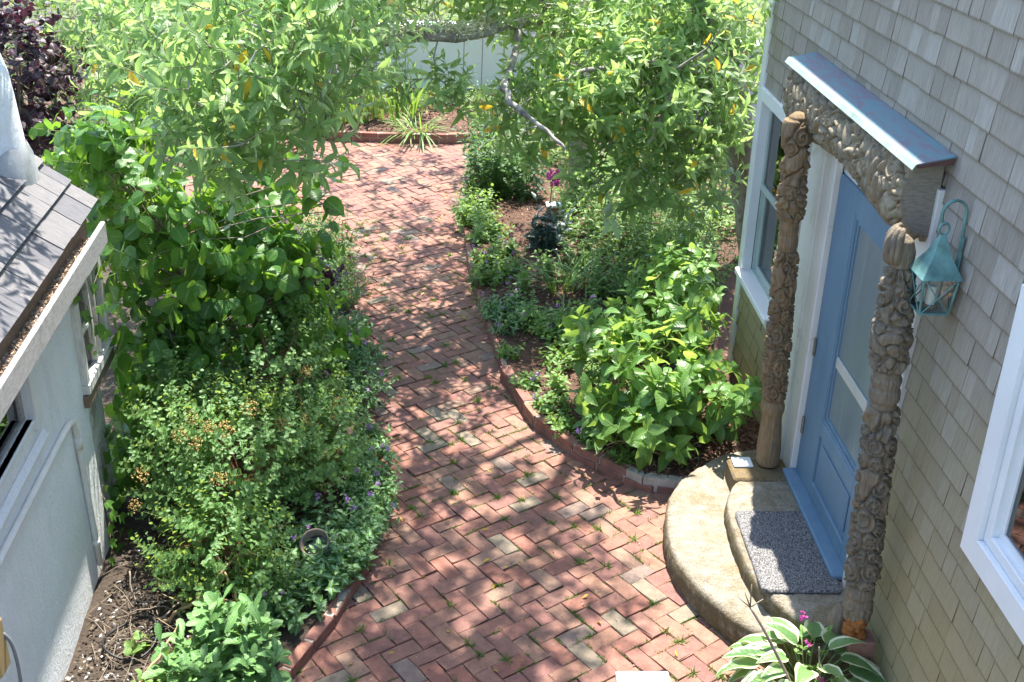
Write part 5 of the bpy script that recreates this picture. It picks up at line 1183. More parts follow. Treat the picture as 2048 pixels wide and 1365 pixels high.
for (c, r, n, sd, lb) in (((-3.0, 10.6, 1.0), (1.0, .9, 1.0), 200, 14, 'dense dark green shrub in the shade below the arching lichen covered limb'), ((-4.6, 13.2, 1.1), (1.4, 1.0, 1.2), 200, 15, 'dense green shrub at the far left behind the purple smoke bush'), ((-2.4, 13.2, .6), (.6, .5, .6), 90, 16, 'loose green shrub at the left end of the far bed')):
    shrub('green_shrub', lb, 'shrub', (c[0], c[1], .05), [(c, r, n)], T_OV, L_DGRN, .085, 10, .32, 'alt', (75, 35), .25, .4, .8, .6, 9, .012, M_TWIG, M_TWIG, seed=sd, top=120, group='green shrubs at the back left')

# ground hugging plants along the edges
def mat_plants(name, label, cat, spots, tm, mat, size, hgt, m=6, seed=1, top=200, group=None, phy='opp', ang=(70, 50), fl=None, fmat=None, tilt=.5, z0=.07, rl=(0, .95), up=.8):
    """spots: (x, y, radius, shoots)"""
    rng = np.random.default_rng(seed); root = thing(name, label, cat, (spots[0][0], spots[0][1], z0), group); B = []
    for (x, y, r, n) in spots:
        a = rng.uniform(0, 2 * PI, n); q = r * np.sqrt(rng.random(n)); B.append(np.c_[x + q * np.cos(a), y + q * np.sin(a), np.full(n, z0)])
    B = np.concatenate(B); n = len(B); A = nrm(np.c_[rng.normal(0, tilt, (n, 2)), np.ones(n)]); L = hgt * rng.uniform(.55, 1.25, n); cen = np.array([s[:2] for s in spots]).mean(0)
    M = shoots(B, A, L, m, size, phy, ang, .12, up, .7, .3, rng); rnd = np.tile(rng.uniform(0, .5, n), m) + rng.uniform(0, .45, n * m); leaves(root, tm, mat, M, rl[0] + (rl[1] - rl[0]) * rnd, top)
    V, Q = sticks(B, B + A * L[:, None], .0018, .001, .05, 4, rng); link('stems', mesh_np('stems', V, Q, M_GSTEM), root, kind='stuff')
    if fl:
        k = rng.choice(n, fl, replace=False); flowers(root, B[k] + A[k] * (L[k] * 1.12)[:, None] + [0, 0, .012], fmat or M_MAUVE, 14, .020, .0085)
    return root
GL = 'silver striped ground cover along the path'
mat_plants('dead_nettle', 'broad mat of silver striped dead nettle at the near end of the left edging', 'ground cover', [(-.92, 4.62, .16, 46), (-.80, 4.85, .17, 60), (-.68, 5.1, .15, 50), (-1.0, 4.85, .16, 40), (-.68, 4.95, .12, 26), (-.85, 5.2, .16, 34), (-1.05, 4.45, .1, 14)], T_LAM, L_LAM, .060, .16, 8, 20, 300, GL, fl=9)
mat_plants('dead_nettle', 'sunlit clump of pale silver striped dead nettle spilling over the left edge of the bricks', 'ground cover', [(-.62, 5.75, .15, 56), (-.60, 5.5, .14, 56), (-.66, 6.05, .14, 50), (-.60, 5.28, .12, 40), (-.68, 6.3, .12, 30)], T_LAM, L_LAM, .046, .15, 8, 22, 260, GL, fl=14, rl=(.4, 1))
mat_plants('dead_nettle', 'dark green dead nettle clump with mauve flowers at the middle of the left edge', 'ground cover', [(-.78, 7.0, .15, 46), (-.86, 7.45, .16, 56), (-.98, 7.9, .16, 50), (-.76, 6.75, .10, 22)], T_LAM, L_LAM, .05, .17, 8, 23, 200, GL, fl=9, rl=(0, .7))
mat_plants('edging_plant', 'bushy small leaved green plant at the far left of the path below the vine', 'plant', [(-1.12, 8.5, .18, 60), (-1.2, 9.0, .2, 60), (-1.35, 9.6, .22, 60), (-1.5, 10.1, .2, 40)], T_OV, L_GRN, .05, .28, 10, 24, 120, phy='alt', rl=(0, .8))
mat_plants('weed', 'lime green seedlings sprouting in the dry litter at the bottom left', 'plant', [(-1.50, 3.98, .07, 9), (-1.42, 4.12, .05, 5), (-1.62, 4.3, .03, 3), (-1.35, 4.28, .05, 5)], T_VINE, L_GRN, .055, .09, 5, 27, 100, phy='alt', rl=(.5, 1), z0=.05)
sed = mat_plants('sedum', 'fleshy sedum with broad toothed pale green leaves in the lower left corner', 'plant', [(-1.10, 4.22, .12, 13), (-1.22, 4.32, .1, 9), (-1.02, 4.06, .1, 9), (-1.30, 4.0, .1, 7), (-1.15, 3.85, .1, 7)], T_SEDUM, L_SEDUM, .135, .26, 10, 25, 300, phy='alt', ang=(75, 45), tilt=.3)
# three lobed creeper on the white wall
def creeper(label, rows, seed, size):
    rng = np.random.default_rng(seed); root = thing('ivy_creeper', label, 'vine', LB(rows[0][0], rows[0][1], rows[0][2])); P = np.array([LB(*r[:3]) for r in rows]); n = len(P)
    Dr = np.array([-SU * .15 * rng.normal() + SN * .35 + np.array([0, 0, -1.0]) + rng.normal(0, .25, 3) for _ in rows]); Nm = np.array([SN * 1.0 + np.array([0, 0, .75]) - SU * .5 + rng.normal(0, .2, 3) for _ in rows])
    leaves(root, T_IVY, L_IVY, mats_from(P, Dr, Nm, np.array([r[3] for r in rows]) * size), rng.random(n), 300)
    o = np.argsort([r[2] for r in rows]); Q_ = P[o] - SN * .02
    for _ in range(14): Q_[1:-1] = (Q_[:-2] + 2 * Q_[1:-1] + Q_[2:]) / 4
    mb = MB(); mb.tube(curve(Q_, 4 * n), .0019, 5)
    for i in range(n): k = int(np.argmin(np.linalg.norm(Q_ - P[i], axis=1))); mb.tube([Q_[k], (Q_[k] + P[i]) / 2 + [0, 0, .008], P[i]], .0012, 4)
    mb.build('stem', M_TWIG, root, smooth=True); return root
creeper('creeper with big three lobed glossy leaves hanging below the old window', [(.92, .08, .98, 1.25), (.80, .07, .84, .75), (.93, .08, .70, .9), (.80, .08, .60, .6), (.90, .10, .42, 1.2), (.96, .09, .80, .7), (.84, .05, .30, .5), (1.0, .12, 1.15, .8), (.98, .09, .15, .7), (1.02, .15, .28, .8), (1.0, .1, .55, .5)], 4, .16)
creeper('thin creeper strand with a few small leaves across the old window sash', [(.44, .06, 1.60, .7), (.50, .07, 1.50, .6), (.56, .06, 1.44, .6), (.53, .06, 1.30, .5), (.62, .06, 1.22, .4), (.70, .07, 1.55, .9), (.74, .08, 1.42, .8), (.70, .07, 1.33, 1.0), (.78, .08, 1.26, .9), (.86, .08, 1.58, .6), (.93, .07, 1.36, .5)], 5, .075)
creeper('small creeper climbing the foot of the white stucco wall', [(.36, .05, .12, .6), (.40, .05, .20, .7), (.42, .05, .28, .8), (.46, .06, .34, .8), (.44, .05, .42, .7), (.50, .06, .10, .9), (.52, .08, .18, .9), (.56, .08, .26, .8), (.60, .1, .12, .7), (.47, .05, .5, .5)], 6, .075)

# ---- right side
hy, ht, _ = shrub('hydrangea', 'big leafy hydrangea beside the door step, in full sun', 'shrub', (1.12, 6.32, .08),
    [((1.18, 6.4, .46), (.46, .48, .36), 50), ((.82, 6.5, .45), (.28, .36, .34), 17), ((1.46, 6.3, .44), (.28, .34, .30), 20), ((1.12, 6.05, .34), (.38, .22, .2), 20), ((.72, 6.8, .62), (.12, .14, .12), 5), ((.95, 6.85, .66), (.14, .16, .12), 7), ((1.62, 6.05, .58), (.10, .12, .10), 5), ((1.45, 6.7, .72), (.2, .2, .12), 8)],
    T_HYD, L_HYD, .150, 7, .20, 'opp', (82, 35), .35, .55, .9, .65, 14, .009, M_TSTEM, M_GSTEM, seed=41, tip=.55, twr=.003)
shrub('hydrangea', 'second hydrangea under the far window with yellower sunlit leaves', 'shrub', (1.55, 7.9, .08), [((1.5, 7.7, .52), (.36, .45, .36), 76), ((1.22, 7.35, .46), (.26, .34, .28), 40), ((1.62, 8.3, .6), (.2, .3, .3), 24)], T_HYD, L_HYD, .125, 7, .20, 'opp', (82, 35), .35, .55, .9, .65, 10, .008, M_TSTEM, M_GSTEM, seed=43, tip=.55, twr=.003, top=220, rl=(.35, 1))
mat_plants('phlox_clump', 'tall dark green leafy clump at the bend where the path meets the far bed', 'plant', [(.15, 11.4, .26, 46), (.30, 11.9, .26, 46), (.45, 11.3, .22, 34), (.1, 12.4, .2, 24)], T_OV, L_DGRN, .095, .62, 16, 45, 180, phy='alt', tilt=.22, rl=(.1, 1))
dl = mat_plants('dahlia', 'dark slate leaved dahlia with a magenta flower standing in the bark mulch', 'plant', [(.62, 9.85, .16, 17)], T_OV, L_DARK, .15, .40, 9, 46, 160, phy='opp', ang=(80, 45), tilt=.35)
mb = MB(); mb.tube(curve([(.66, 9.85, .2), (.68, 9.82, .55), (.69, 9.8, .76)], 8), .005, 5); mb.build('stem', M_RTWIG, dl, smooth=True); flowers(dl, [(.69, 9.8, .78), (.72, 9.76, .73)], M_MAGENTA, 34, .055, .022)
mat_plants('pink_spirea', 'spirea with flat pink flower heads under the silver leaved tree', 'shrub', [(1.75, 9.3, .3, 80), (1.6, 9.9, .3, 70), (1.95, 8.8, .22, 46), (1.35, 9.7, .2, 30)], T_OV, L_GRN, .055, .55, 15, 47, 160, phy='alt', fl=16, fmat=M_PINKP, tilt=.3, rl=(.2, 1))
mat_plants('low_shrub', 'low yellow green shrub in the right bed below the leaning trunk', 'shrub', [(1.3, 11.3, .35, 70), (1.9, 11.6, .4, 70), (2.4, 11.0, .35, 50), (.95, 10.9, .2, 30)], T_OV, L_GRN, .06, .42, 13, 48, 120, phy='alt', tilt=.35, rl=(.1, 1))
mat_plants('bed_plant', 'lush mid green plants between the dahlia and the far window', 'plant', [(1.15, 8.7, .25, 50), (1.45, 9.1, .25, 50), (1.0, 9.4, .2, 36), (1.75, 8.5, .15, 24)], T_OV, L_GRN, .075, .32, 11, 49, 160, phy='alt', tilt=.35, rl=(.1, .9))
mat_plants('bed_plant', 'pale leafy sprigs standing in the mulch above the hydrangea', 'plant', [(.62, 9.15, .06, 7), (.42, 8.75, .05, 6), (.85, 7.1, .07, 8), (.60, 6.95, .05, 5)], T_OV, L_GRN, .085, .22, 10, 42, 160, phy='opp', tilt=.25, rl=(.6, 1))
mat_plants('bed_plant', 'dense mixed green plants filling the right bed below the leaning trunk', 'plant', [(1.9, 9.6, .3, 44), (2.2, 10.3, .4, 60), (1.5, 10.4, .35, 50), (1.0, 10.2, .2, 24), (1.4, 12.2, .5, 60), (2.4, 12.4, .6, 60), (.7, 12.6, .3, 30)], T_OV, L_GRN, .085, .42, 12, 39, 120, phy='alt', tilt=.35, rl=(.2, 1))
GR = 'mixed ground cover along the right edging'
mat_plants('dead_nettle', 'leafy dead nettle clump spilling over the far right edging', 'ground cover', [(.0, 10.4, .18, 60), (-.02, 10.8, .18, 56), (.1, 10.0, .16, 40), (.02, 11.3, .16, 34)], T_LAM, L_GRN, .06, .22, 9, 50, 160, GR, fl=8, rl=(.2, 1))
mat_plants('dead_nettle', 'dead nettle clump with mauve flowers at the middle of the right edging', 'ground cover', [(.14, 9.3, .15, 40), (.1, 8.9, .14, 36), (.3, 9.1, .13, 28), (.24, 9.6, .14, 26)], T_LAM, L_GRN, .055, .17, 8, 51, 160, GR, fl=8)
mat_plants('dead_nettle', 'dark silver striped dead nettle on the right edging before the mulch gap', 'ground cover', [(.20, 8.25, .14, 44), (.32, 8.4, .14, 36), (.40, 8.1, .14, 28), (.26, 7.95, .10, 18)], T_LAM, L_LAM, .05, .16, 8, 52, 180, GR, fl=8, rl=(0, .6))
mat_plants('dead_nettle', 'yellow green dead nettle between the mulch and the hydrangea', 'ground cover', [(.55, 8.0, .2, 56), (.75, 7.75, .2, 50), (.62, 7.4, .14, 24), (.95, 8.1, .22, 50), (1.05, 7.6, .2, 40)], T_LAM, L_GRN, .058, .2, 8, 53, 200, GR, fl=9, rl=(.4, 1))
mat_plants('dead_nettle', 'small dead nettle with pink flowers on the near curve of the right edging', 'ground cover', [(.50, 6.72, .12, 30), (.58, 6.46, .11, 28), (.76, 6.26, .11, 28), (.36, 7.05, .09, 18), (.95, 6.06, .09, 18), (.24, 7.5, .08, 14)], T_LAM, L_GRN, .05, .11, 7, 54, 140, GR, fl=6, rl=(.1, .9))
def tuft(name, label, cat, spots, length, seed, rl=(0, .8), group=None, mat=L_BLADE, top=80, spread=.6, tm=T_BLADE):
    rng = np.random.default_rng(seed); root = thing(name, label, cat, (spots[0][0], spots[0][1], .08), group); P, Dr = [], []
    for (x, y, r, n) in spots:
        a = rng.uniform(0, 2 * PI, n); q = r * np.sqrt(rng.random(n)); P.append(np.c_[x + q * np.cos(a), y + q * np.sin(a), np.full(n, .08)]); aa_ = a + rng.normal(0, .6, n); s = spread * rng.uniform(.3, 1.2, n); Dr.append(np.c_[np.cos(aa_) * s, np.sin(aa_) * s, np.ones(n)])
    P = np.concatenate(P); Dr = np.concatenate(Dr); Nm = np.c_[-Dr[:, :2], np.full(len(P), .6)] * -1; Nm = np.c_[-Dr[:, 0], -Dr[:, 1], .7 * np.ones(len(P))]
    leaves(root, tm, mat, mats_from(P, Dr, Nm, length * rng.uniform(.55, 1.15, len(P))), rl[0] + (rl[1] - rl[0]) * rng.random(len(P)), top, 'blade'); return root
tuft('strap_leaved_clump', 'clump of narrow dark grassy leaves in the middle of the right bed', 'plant', [(.72, 8.75, .12, 70), (.95, 8.9, .12, 50)], .34, 60)
tuft('iris_clump', 'upright iris leaves in the far bed against the pale green wall', 'plant', [(-1.6, 14.2, .3, 90), (-1.0, 14.4, .3, 60), (-2.2, 14.2, .3, 50)], .6, 61, spread=.3, rl=(.2, 1), tm=[leaf_tmpl(.075, 6, .3, .35, 'strap', 1), leaf_tmpl(.06, 6, .3, .15, 'strap', 1)])
tuft('sprawling_plant', 'thin yellow green plant flopping over the far brick edging', 'plant', [(-.75, 13.75, .16, 90)], .42, 62, spread=1.5, rl=(.6, 1))
mat_plants('far_bed_plant', 'grey green bushy plants in front of the pale green wall', 'plant', [(-.9, 14.9, .4, 60), (-.3, 15.0, .35, 50), (.3, 15.1, .3, 40)], T_OV, L_OLIVE, .07, .32, 10, 63, 100, phy='alt', tilt=.3)
rs2 = mat_plants('rose_bush', 'rose bush with deep red flowers at the right end of the far bed', 'shrub', [(.35, 14.3, .3, 40), (.8, 14.0, .35, 46), (.1, 14.0, .16, 14)], T_OV, L_DGRN, .06, .5, 11, 64, 120, phy='alt', tilt=.35, rl=(.2, 1))
flowers(rs2, [(.05, 14.0, .42), (.22, 14.0, .5), (.17, 13.95, .36), (.2, 13.9, .2), (.22, 13.88, .26), (.42, 14.9, 1.0), (.75, 14.1, .55), (.6, 14.3, .66)], M_RED, 24, .032, .016)
# hedge beyond the far walls
shrub('hedge', 'leafy green hedge rising beyond the far garden walls', 'hedge', (0, 18, 0), [((-6, 18.5, .9), (2.6, 1.0, 1.3), 240), ((-1.5, 18.4, .8), (2.6, 1.0, 1.2), 240), ((3, 18.2, .9), (2.6, 1.0, 1.2), 240), ((7.5, 18, 1.0), (2.4, 1, 1.2), 160)], T_OV, L_GRN, .13, 11, .5, 'alt', (75, 35), .25, .4, .8, .6, 0, seed=70, top=0, rl=(.1, 1))

# hosta with cream margins
rng = np.random.default_rng(88); HO = thing('hosta', 'hosta with cream edged leaves at the near foot of the concrete step', 'plant', (1.46, 3.93, .02)); P, Dr, Nm, Sz = [], [], [], []
mbp = MB()
for k in range(58):
    a = k * 2.4 + rng.normal(0, .15); t = math.sqrt((k + .5) / 58); c0 = np.array([1.56, 4.00, .02]); rad = np.array([math.cos(a), math.sin(a) * .85, 0]); q = c0 + rad * (.05 + .26 * t) + [0, 0, .33 - .17 * t + rng.uniform(-.03, .03)]
    P.append(q); Dr.append(rad * (.4 + .8 * t) + [0, 0, .55 - .85 * t] + rng.normal(0, .12, 3)); Nm.append(rad * .25 + [0, 0, 1] + rng.normal(0, .12, 3)); Sz.append(rng.uniform(.135, .205))
    mbp.tube(curve([c0 + rad * .02, (c0 + q) / 2 + [0, 0, .03], q], 6), [.005, .004, .0035, .0035, .003, .003], 5)
leaves(HO, T_HOSTA, L_HOSTA, mats_from(np.array(P), np.array(Dr), np.array(Nm), np.array(Sz)), rng.random(58), 300)
mbp.build('stalks', M_GSTEM, HO, smooth=True)
mat_plants('weed', 'bright yellow green weed with magenta flowers growing up through the hosta', 'plant', [(1.56, 3.98, .08, 12)], T_LAM, L_GRN, .05, .36, 8, 89, 120, fl=4, fmat=M_MAGENTA, rl=(.6, 1), z0=.03)

# ------------------------------------------------------------------ small things
mb = MB(); mb.tube(curve([(1.50, 3.80, .02), (1.46, 3.86, .2), (1.32, 3.96, .46), (1.25, 4.02, .56)], 12), np.linspace(.010, .006, 12), 7)
for e_ in ((1.19, 4.05, .60), (1.245, 4.03, .68), (1.21, 4.00, .66), (1.31, 4.04, .59)): mb.tube([(1.25, 4.02, .56), e_], [.004, .002], 5)
tag(mb.build('bare_branch', M_TWIG, smooth=True), 'bare dead forked stem leaning up out of the hosta', 'stem')
mb = MB(); mb.tube(curve([(1.60, 3.86, .05), (1.57, 3.9, .3), (1.555, 3.92, .42)], 8), np.linspace(.006, .003, 8), 6); tag(mb.build('bare_branch', M_TWIG, smooth=True), 'short thin upright dead stem in the middle of the hosta', 'stem')

BN = thing('garden_bench', 'weathered white painted wooden bench end at the bottom edge of the bricks', 'bench', (.73, 3.4, 0))
mb = MB(); M_BENCH = simple('worn_white_board', (0.38, 0.365, 0.335), .8, .3, 9, .4, stretch=(9, 1, 9), dirt=((0.30, 0.28, 0.24), 12, .55)); mb.box((.615, 2.9, .43), (.845, 3.73, .455), .006); mb.build('seat', M_BENCH, BN)
for y in (3.62, 3.0): mb = MB(); mb.box((.64, y, .0), (.82, y + .03, .43), .004); mb.build('leg', M_TRIM2, BN)

ST_ = thing('log_stump', 'short upright log with a pale sawn top left of the path under the vine', 'log', (-2.16, 10.2, 0))
mb = MB(); mb.lathe([(.10, 0), (.098, .2), (.094, .385), (.088, .392)], (-2.16, 10.2, 0), 20); mb.build('log', M_BARK, ST_, smooth=True)
mb = MB(); mb.lathe([(.0, .393), (.087, .393)], (-2.16, 10.2, 0), 20); mb.build('sawn_top', simple('pale_sawn_wood', (.52, .45, .38), .9, .2, 20, .1), ST_)
mb = MB(); mb.box((.70, 10.55, .05), (.82, 10.65, .21), .006); bl = mb.build('edging_block', M_BRICK); tag(bl, 'brick stood on end with a white capped top behind the dahlia', 'brick')
mb = MB(); mb.box((.69, 10.54, .211), (.84, 10.67, .235), .004); mb.build('cap', M_TRIM, bl)

BO = thing('broken_pot', 'tilted broken clay bowl with a dark inside among the dead nettle', 'pot', (-.83, 5.0, .06))
Rt = np.array(Matrix.Rotation(math.radians(28), 3, 'X') @ Matrix.Rotation(math.radians(-8), 3, 'Y'))
prof = [(.0, .0), (.04, .003), (.066, .03), (.078, .075), (.080, .098), (.074, .100), (.070, .08), (.058, .036), (.03, .014), (.0, .012)]
mb = MB(); mb.lathe(prof, (-.83, 5.0, .15), 30, fr=lambda V: V @ Rt.T); mb.build('bowl', simple('grey_clay', (.21, .16, .125), .85, .3, 25, .3, dirt=((.10, .105, .12), 12, .5)), BO, smooth=True)
mb = MB(); mb.lathe([(.0, .055), (.060, .055)], (-.83, 5.0, .15), 24, fr=lambda V: V @ Rt.T); mb.build('dark_inside', simple('dark_inside', (.02, .025, .03), .15, .2, 9, 0), BO)  # flat dark disc set inside the bowl, tilted with it
mb = MB(); mb.lathe([(.03, .05), (.02, .15)], (-.83, 5.0, 0), 10); mb.build('support', M_WOODBLK, BO)

# black hose and dry twigs at the foot of the white wall
mb = MB(); a = np.linspace(0, 2 * PI * 1.25, 46); mb.tube(np.c_[-1.66 + .125 * np.cos(a), 4.36 + .15 * np.sin(a), .085 + .012 * a / 6 + .02 * np.sin(a * 2)], .0065, 6); tag(mb.build('hose', simple('black_rubber', (.012, .012, .014), .5, .2, 10, 0), smooth=True), 'loop of thin black hose on the littered soil by the white wall', 'hose')
rt = np.random.default_rng(33)
TW = [([(-1.75, 4.72, .22), (-1.70, 4.62, .12), (-1.5, 4.6, .14), (-1.42, 4.62, .16)], .006), ([(-1.62, 4.36, .09), (-1.5, 4.5, .15), (-1.38, 4.62, .2), (-1.3, 4.72, .3)], .007), ([(-1.55, 4.0, .09), (-1.45, 4.2, .17), (-1.40, 4.36, .2)], .012), ([(-1.55, 4.45, .1), (-1.35, 4.5, .22), (-1.2, 4.62, .36)], .015), ([(-1.32, 4.72, .36), (-1.2, 4.56, .25), (-1.1, 4.42, .16), (-1.0, 4.34, .10)], .010), ([(-1.5, 5.0, .1), (-1.42, 4.86, .35), (-1.36, 4.8, .40)], .016), ([(-1.25, 4.35, .06), (-1.22, 4.42, .25), (-1.24, 4.45, .3)], .011), ([(-1.7, 4.2, .09), (-1.6, 4.3, .12), (-1.48, 4.3, .11)], .005), ([(-1.72, 4.55, .09), (-1.55, 4.55, .13), (-1.4, 4.45, .1)], .005)]
LB_ = ['pale bent dry twig leaning on the foot of the white wall', 'thin pale dry twig slanting over the hose', 'stout brown stick lying toward the bottom left corner', 'thick tan arching stem over the littered soil', 'bare brown branch slanting down to the sedum', 'curved stub of stem under the spirea', 'short broken tan stem standing in dry soil', 'small grey twig lying inside the hose loop', 'small grey twig lying beyond the hose loop']
for (pts, r), lb in zip(TW, LB_):
    mb = MB(); c = curve(pts, 14); c[1:-1] += rt.normal(0, .004, (12, 3)); mb.tube(c, np.linspace(r, r * .55, 14) * .75, 6)
    for k in range(2):
        i = rt.integers(4, 12); mb.tube([c[i], c[i] + rt.normal(0, .05, 3) + [0, 0, .03]], [r * .3, r * .15], 4)
    tag(mb.build('dry_stick', M_TSTEM if r > .009 else M_TWIG, smooth=True), lb, 'stick', 'dry sticks at the foot of the shed')
CB = thing('cable_box', 'tan painted box with a grey cable at the very left edge', 'box', (-1.50, 2.86, 1.30)); mb = MB(); mb.box((-1.60, 2.80, 1.25), (-1.49, 2.88, 1.44), .006); mb.build('box', simple('tan_paint', (.36, .26, .12), .6, .1, 10, .05), CB)
mb = MB(); mb.tube(curve([(-1.495, 2.87, 1.38), (-1.475, 2.875, 1.33), (-1.468, 2.87, 1.22), (-1.475, 2.86, 1.05)], 12), .006, 6); mb.build('cable', simple('grey_cable', (.16, .16, .17), .6, .1, 10, 0), CB, smooth=True)

# thin stakes by the far wall
for x, h, w_ in ((-1.0, 1.0, 'leftmost'), (-.2, 1.1, 'tallest'), (.05, .9, 'shortest')):
    mb = MB(); mb.tube([(x, 15.6, .05), (x + .02, 15.62, h)], .007, 5); tag(mb.build('plant_stake', M_TWIG), w_ + ' thin plant stake standing before the pale green wall', 'stake', 'plant stakes by the far wall')

rw = np.random.default_rng(44); q = np.c_[rw.uniform(-1.85, -1.15, 210), rw.uniform(3.6, 5.2, 210), rw.uniform(.07, .12, 210)]; d_ = nrm(np.c_[rw.normal(0, 1, (210, 2)), rw.normal(0, .22, 210)]) * rw.uniform(.04, .24, (210, 1))
V, Q = sticks(q, q + d_, .0026, .0012, .08, 4, rw); o = link('twig_litter', mesh_np('twig_litter', V, Q, M_TWIG), kind='stuff'); tag(o, 'tangle of thin dead twigs on the soil by the white wall', 'twigs')

# fallen yellow leaves on the bricks
fl_m = [mesh_np('fallen_leaf', *T_OLIVE[k % 3][:2], L_YELL, T_OLIVE[k % 3][2], np.full(len(T_OLIVE[k % 3][0]), k / 5)) for k in range(6)]
rl_ = np.random.default_rng(17); cnt = 0; near_pts = []
while cnt < 78:
    y = 3.6 + 8.5 * rl_.random() ** 1.3; x = rl_.uniform(-1.4, 1.2)
    if not in_poly(x, y, path_poly) or ((x - 1.9) / .85) ** 2 + ((y - 5.12) / 1.0) ** 2 < 1: continue
    s = rl_.uniform(.026, .055); o = D.objects.new('fallen_leaf', fl_m[cnt % 6]); COL.objects.link(o)
    o.matrix_basis = Matrix.Translation((x, y, .010 + rl_.uniform(0, .006))) @ Matrix.Rotation(rl_.uniform(0, 6.28), 4, 'Z') @ Matrix.Rotation(rl_.normal(0, .35), 4, 'Y') @ Matrix.Rotation(rl_.normal(0, .25), 4, 'X') @ Matrix.Scale(s, 4)
    tag(o, 'small yellow fallen leaf lying on the brick path', 'leaf', 'yellow leaves fallen on the bricks'); cnt += 1

# grass and moss in the brick joints
rj = np.random.default_rng(19); P, Dr, Sz = [], [], []
for i in range(len(bricks)):
    x, y, r = bricks[i]
    if y > 11: continue
    ex_ = np.array([math.cos(r), math.sin(r)]); ey_ = np.array([-ex_[1], ex_[0]])
    dens = .5 + .5 * math.sin(x * 3.1 + 1.7 * math.sin(y * 2.3)) + .25 * math.sin(y * 7 + x * 5)
    for side in (-1, 1):
        if rj.random() < .80 * max(0, dens + .08):
            a, b_ = sorted(rj.uniform(-.1, .1, 2)); n = int((b_ - a) * 420) + 4
            for t in rj.uniform(a, b_, n): p = ex_ * t + ey_ * side * .0493 + rj.normal(0, .0025, 2); P.append((x + p[0], y + p[1], -.008)); Dr.append((rj.normal(0, .8), rj.normal(0, .8), 1)); Sz.append(rj.uniform(.012, .028))
    if rj.random() < .12:
        p = ex_ * .0965 + ey_ * rj.choice([-.047, .047]); 
        for _ in range(26): P.append((x + p[0] + rj.normal(0, .008), y + p[1] + rj.normal(0, .008), -.008)); Dr.append((rj.normal(0, .9), rj.normal(0, .9), 1)); Sz.append(rj.uniform(.022, .055))
P, Dr, Sz = np.array(P), np.array(Dr), np.array(Sz)
JG = leaf_tmpl(.16, 2, .2, .3, 'strap', 1); M = mats_from(P, Dr, np.c_[rj.normal(0, 1, (len(P), 2)), np.full(len(P), .4)], Sz)
W = np.einsum('nij,vj->nvi', M[:, :3, :3], JG[0]) + M[:, None, :3, 3]; Qj = (JG[1][None] + (np.arange(len(P)) * len(JG[0]))[:, None, None]).reshape(-1, 4)
o = link('joint_grass', mesh_np('joint_grass', W.reshape(-1, 3), Qj, L_BLADE, np.tile(JG[2], (len(P), 1)), np.repeat(rj.random(len(P)) * .9, len(JG[0]))), kind='stuff'); tag(o, 'short grass and moss growing in the brick joints', 'grass')
print('joint blades', len(P))

# sand, bud scales and crumbs lying on the bricks and in the joints
rgq = np.random.default_rng(66); V_, T_, R_ = [], [], []; k = 0
while k < 5200:
    if k % 3:
        i = rgq.integers(0, len(bricks)); x, y, r_ = bricks[i]; e_ = np.array([math.cos(r_), math.sin(r_)]); q = np.array([x, y]) + e_ * rgq.uniform(-.1, .1) + np.array([-e_[1], e_[0]]) * rgq.choice([-1, 1]) * .0493 + rgq.normal(0, .006, 2); zz = -.004
    else: q = np.array([rgq.uniform(-1.6, 1.3), rgq.uniform(3.4, 12)]); zz = .004
    if not in_poly(q[0], q[1], path_poly): k += 0; q = None
    if q is None: continue
    R = np.linalg.qr(rgq.normal(size=(3, 3)))[0]; V_.append((o8 * [.0045, .0028, .0016] * rgq.uniform(.5, 1.6)) @ R + [q[0], q[1], zz]); T_.append(f8 + 6 * k); R_.append(np.full(6, rgq.random())); k += 1
o = link('grit', mesh_np('grit', np.concatenate(V_), None, M_LITTER, rnd=np.concatenate(R_), smooth=False, tris=np.concatenate(T_)), kind='stuff'); tag(o, 'sandy crumbs and bud scales littering the brick joints', 'grit')

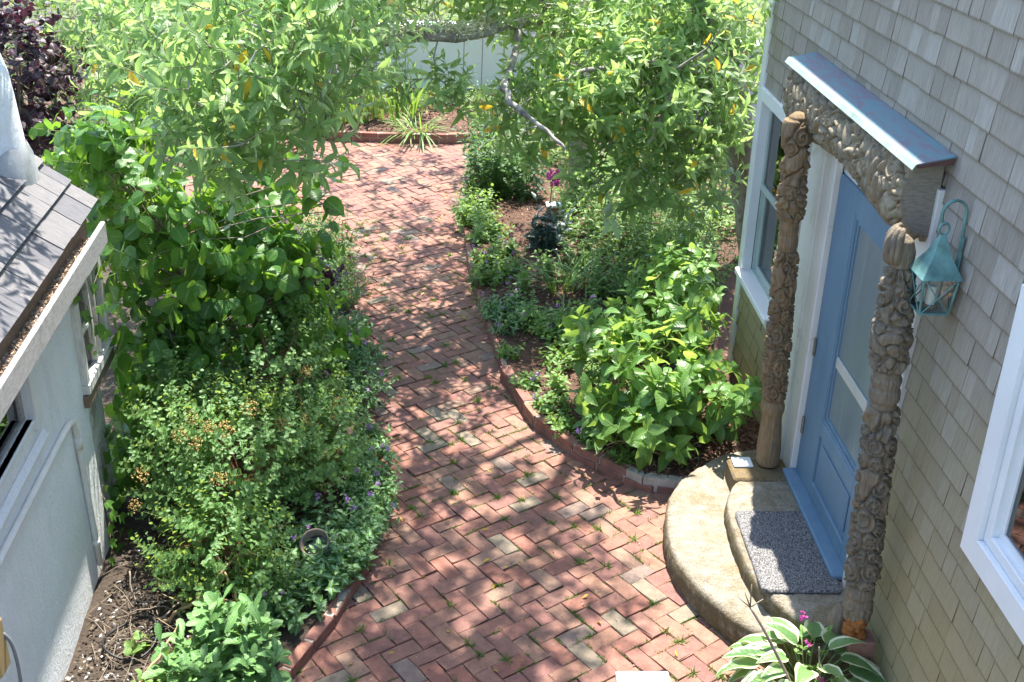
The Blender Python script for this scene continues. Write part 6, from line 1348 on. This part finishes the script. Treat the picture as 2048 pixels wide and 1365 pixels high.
# bark chips on the beds, dry litter by the shed
def chips(name, label, areas, n, mat, size, seed, zz):
    r = np.random.default_rng(seed); V_, T_, R_ = [], [], []; k = 0
    while k < n:
        x0, x1, y0, y1 = areas[r.integers(0, len(areas))]; x, y = r.uniform(x0, x1), r.uniform(y0, y1)
        if in_poly(x, y, path_poly): continue
        yaw = r.uniform(0, PI); tl = r.normal(0, .35); R = np.array(Matrix.Rotation(yaw, 3, 'Z') @ Matrix.Rotation(tl, 3, 'Y') @ Matrix.Rotation(r.normal(0, .4), 3, 'X'))
        V_.append((o8 * np.array(size) * r.uniform(.4, 1.35)) @ R.T + [x, y, zz + r.uniform(-.004, .018)]); T_.append(f8 + 6 * k); R_.append(np.full(6, r.random())); k += 1
    o = link(name, mesh_np(name, np.concatenate(V_), None, mat, rnd=np.concatenate(R_), smooth=False, tris=np.concatenate(T_)), kind='stuff'); tag(o, label, 'mulch')
def rnd_mat(name, stops, rough=.9):
    m, n, b = newmat(name); r = ramp(n, stops); n.links.new(rnd_attr(n), r.inputs[0]); n.links.new(r.outputs[0], b.inputs['Base Color']); b.inputs['Roughness'].default_value = rough; return m
chips('bark_chips', 'red brown bark chips covering the right bed', [(.0, 1.9, 5.9, 9.0), (0, 1.9, 8.5, 11.2), (.7, 1.9, 5.75, 6.6), (0, 3.5, 10.5, 14.5)], 14000, rnd_mat('bark_chip', [(0, (.06, .028, .018)), (.5, (.16, .075, .045)), (.85, (.26, .14, .085)), (1, (.38, .27, .19))]), (.022, .0055, .003), 71, .092)
chips('bark_chips', 'red brown bark chips covering the far bed', [(-2.6, .9, 13.7, 15.4)], 2500, D.materials['bark_chip'], (.035, .009, .004), 72, .12)
chips('dry_litter', 'pale dry leaf litter and flakes on the soil by the white wall', [(-1.9, -1.0, 3.4, 5.3)], 4200, rnd_mat('pale_litter', [(0, (.03, .024, .018)), (.5, (.085, .062, .042)), (.8, (.17, .13, .09)), (.9, (.40, .39, .39)), (1, (.52, .52, .54))]), (.011, .006, .002), 73, .065)
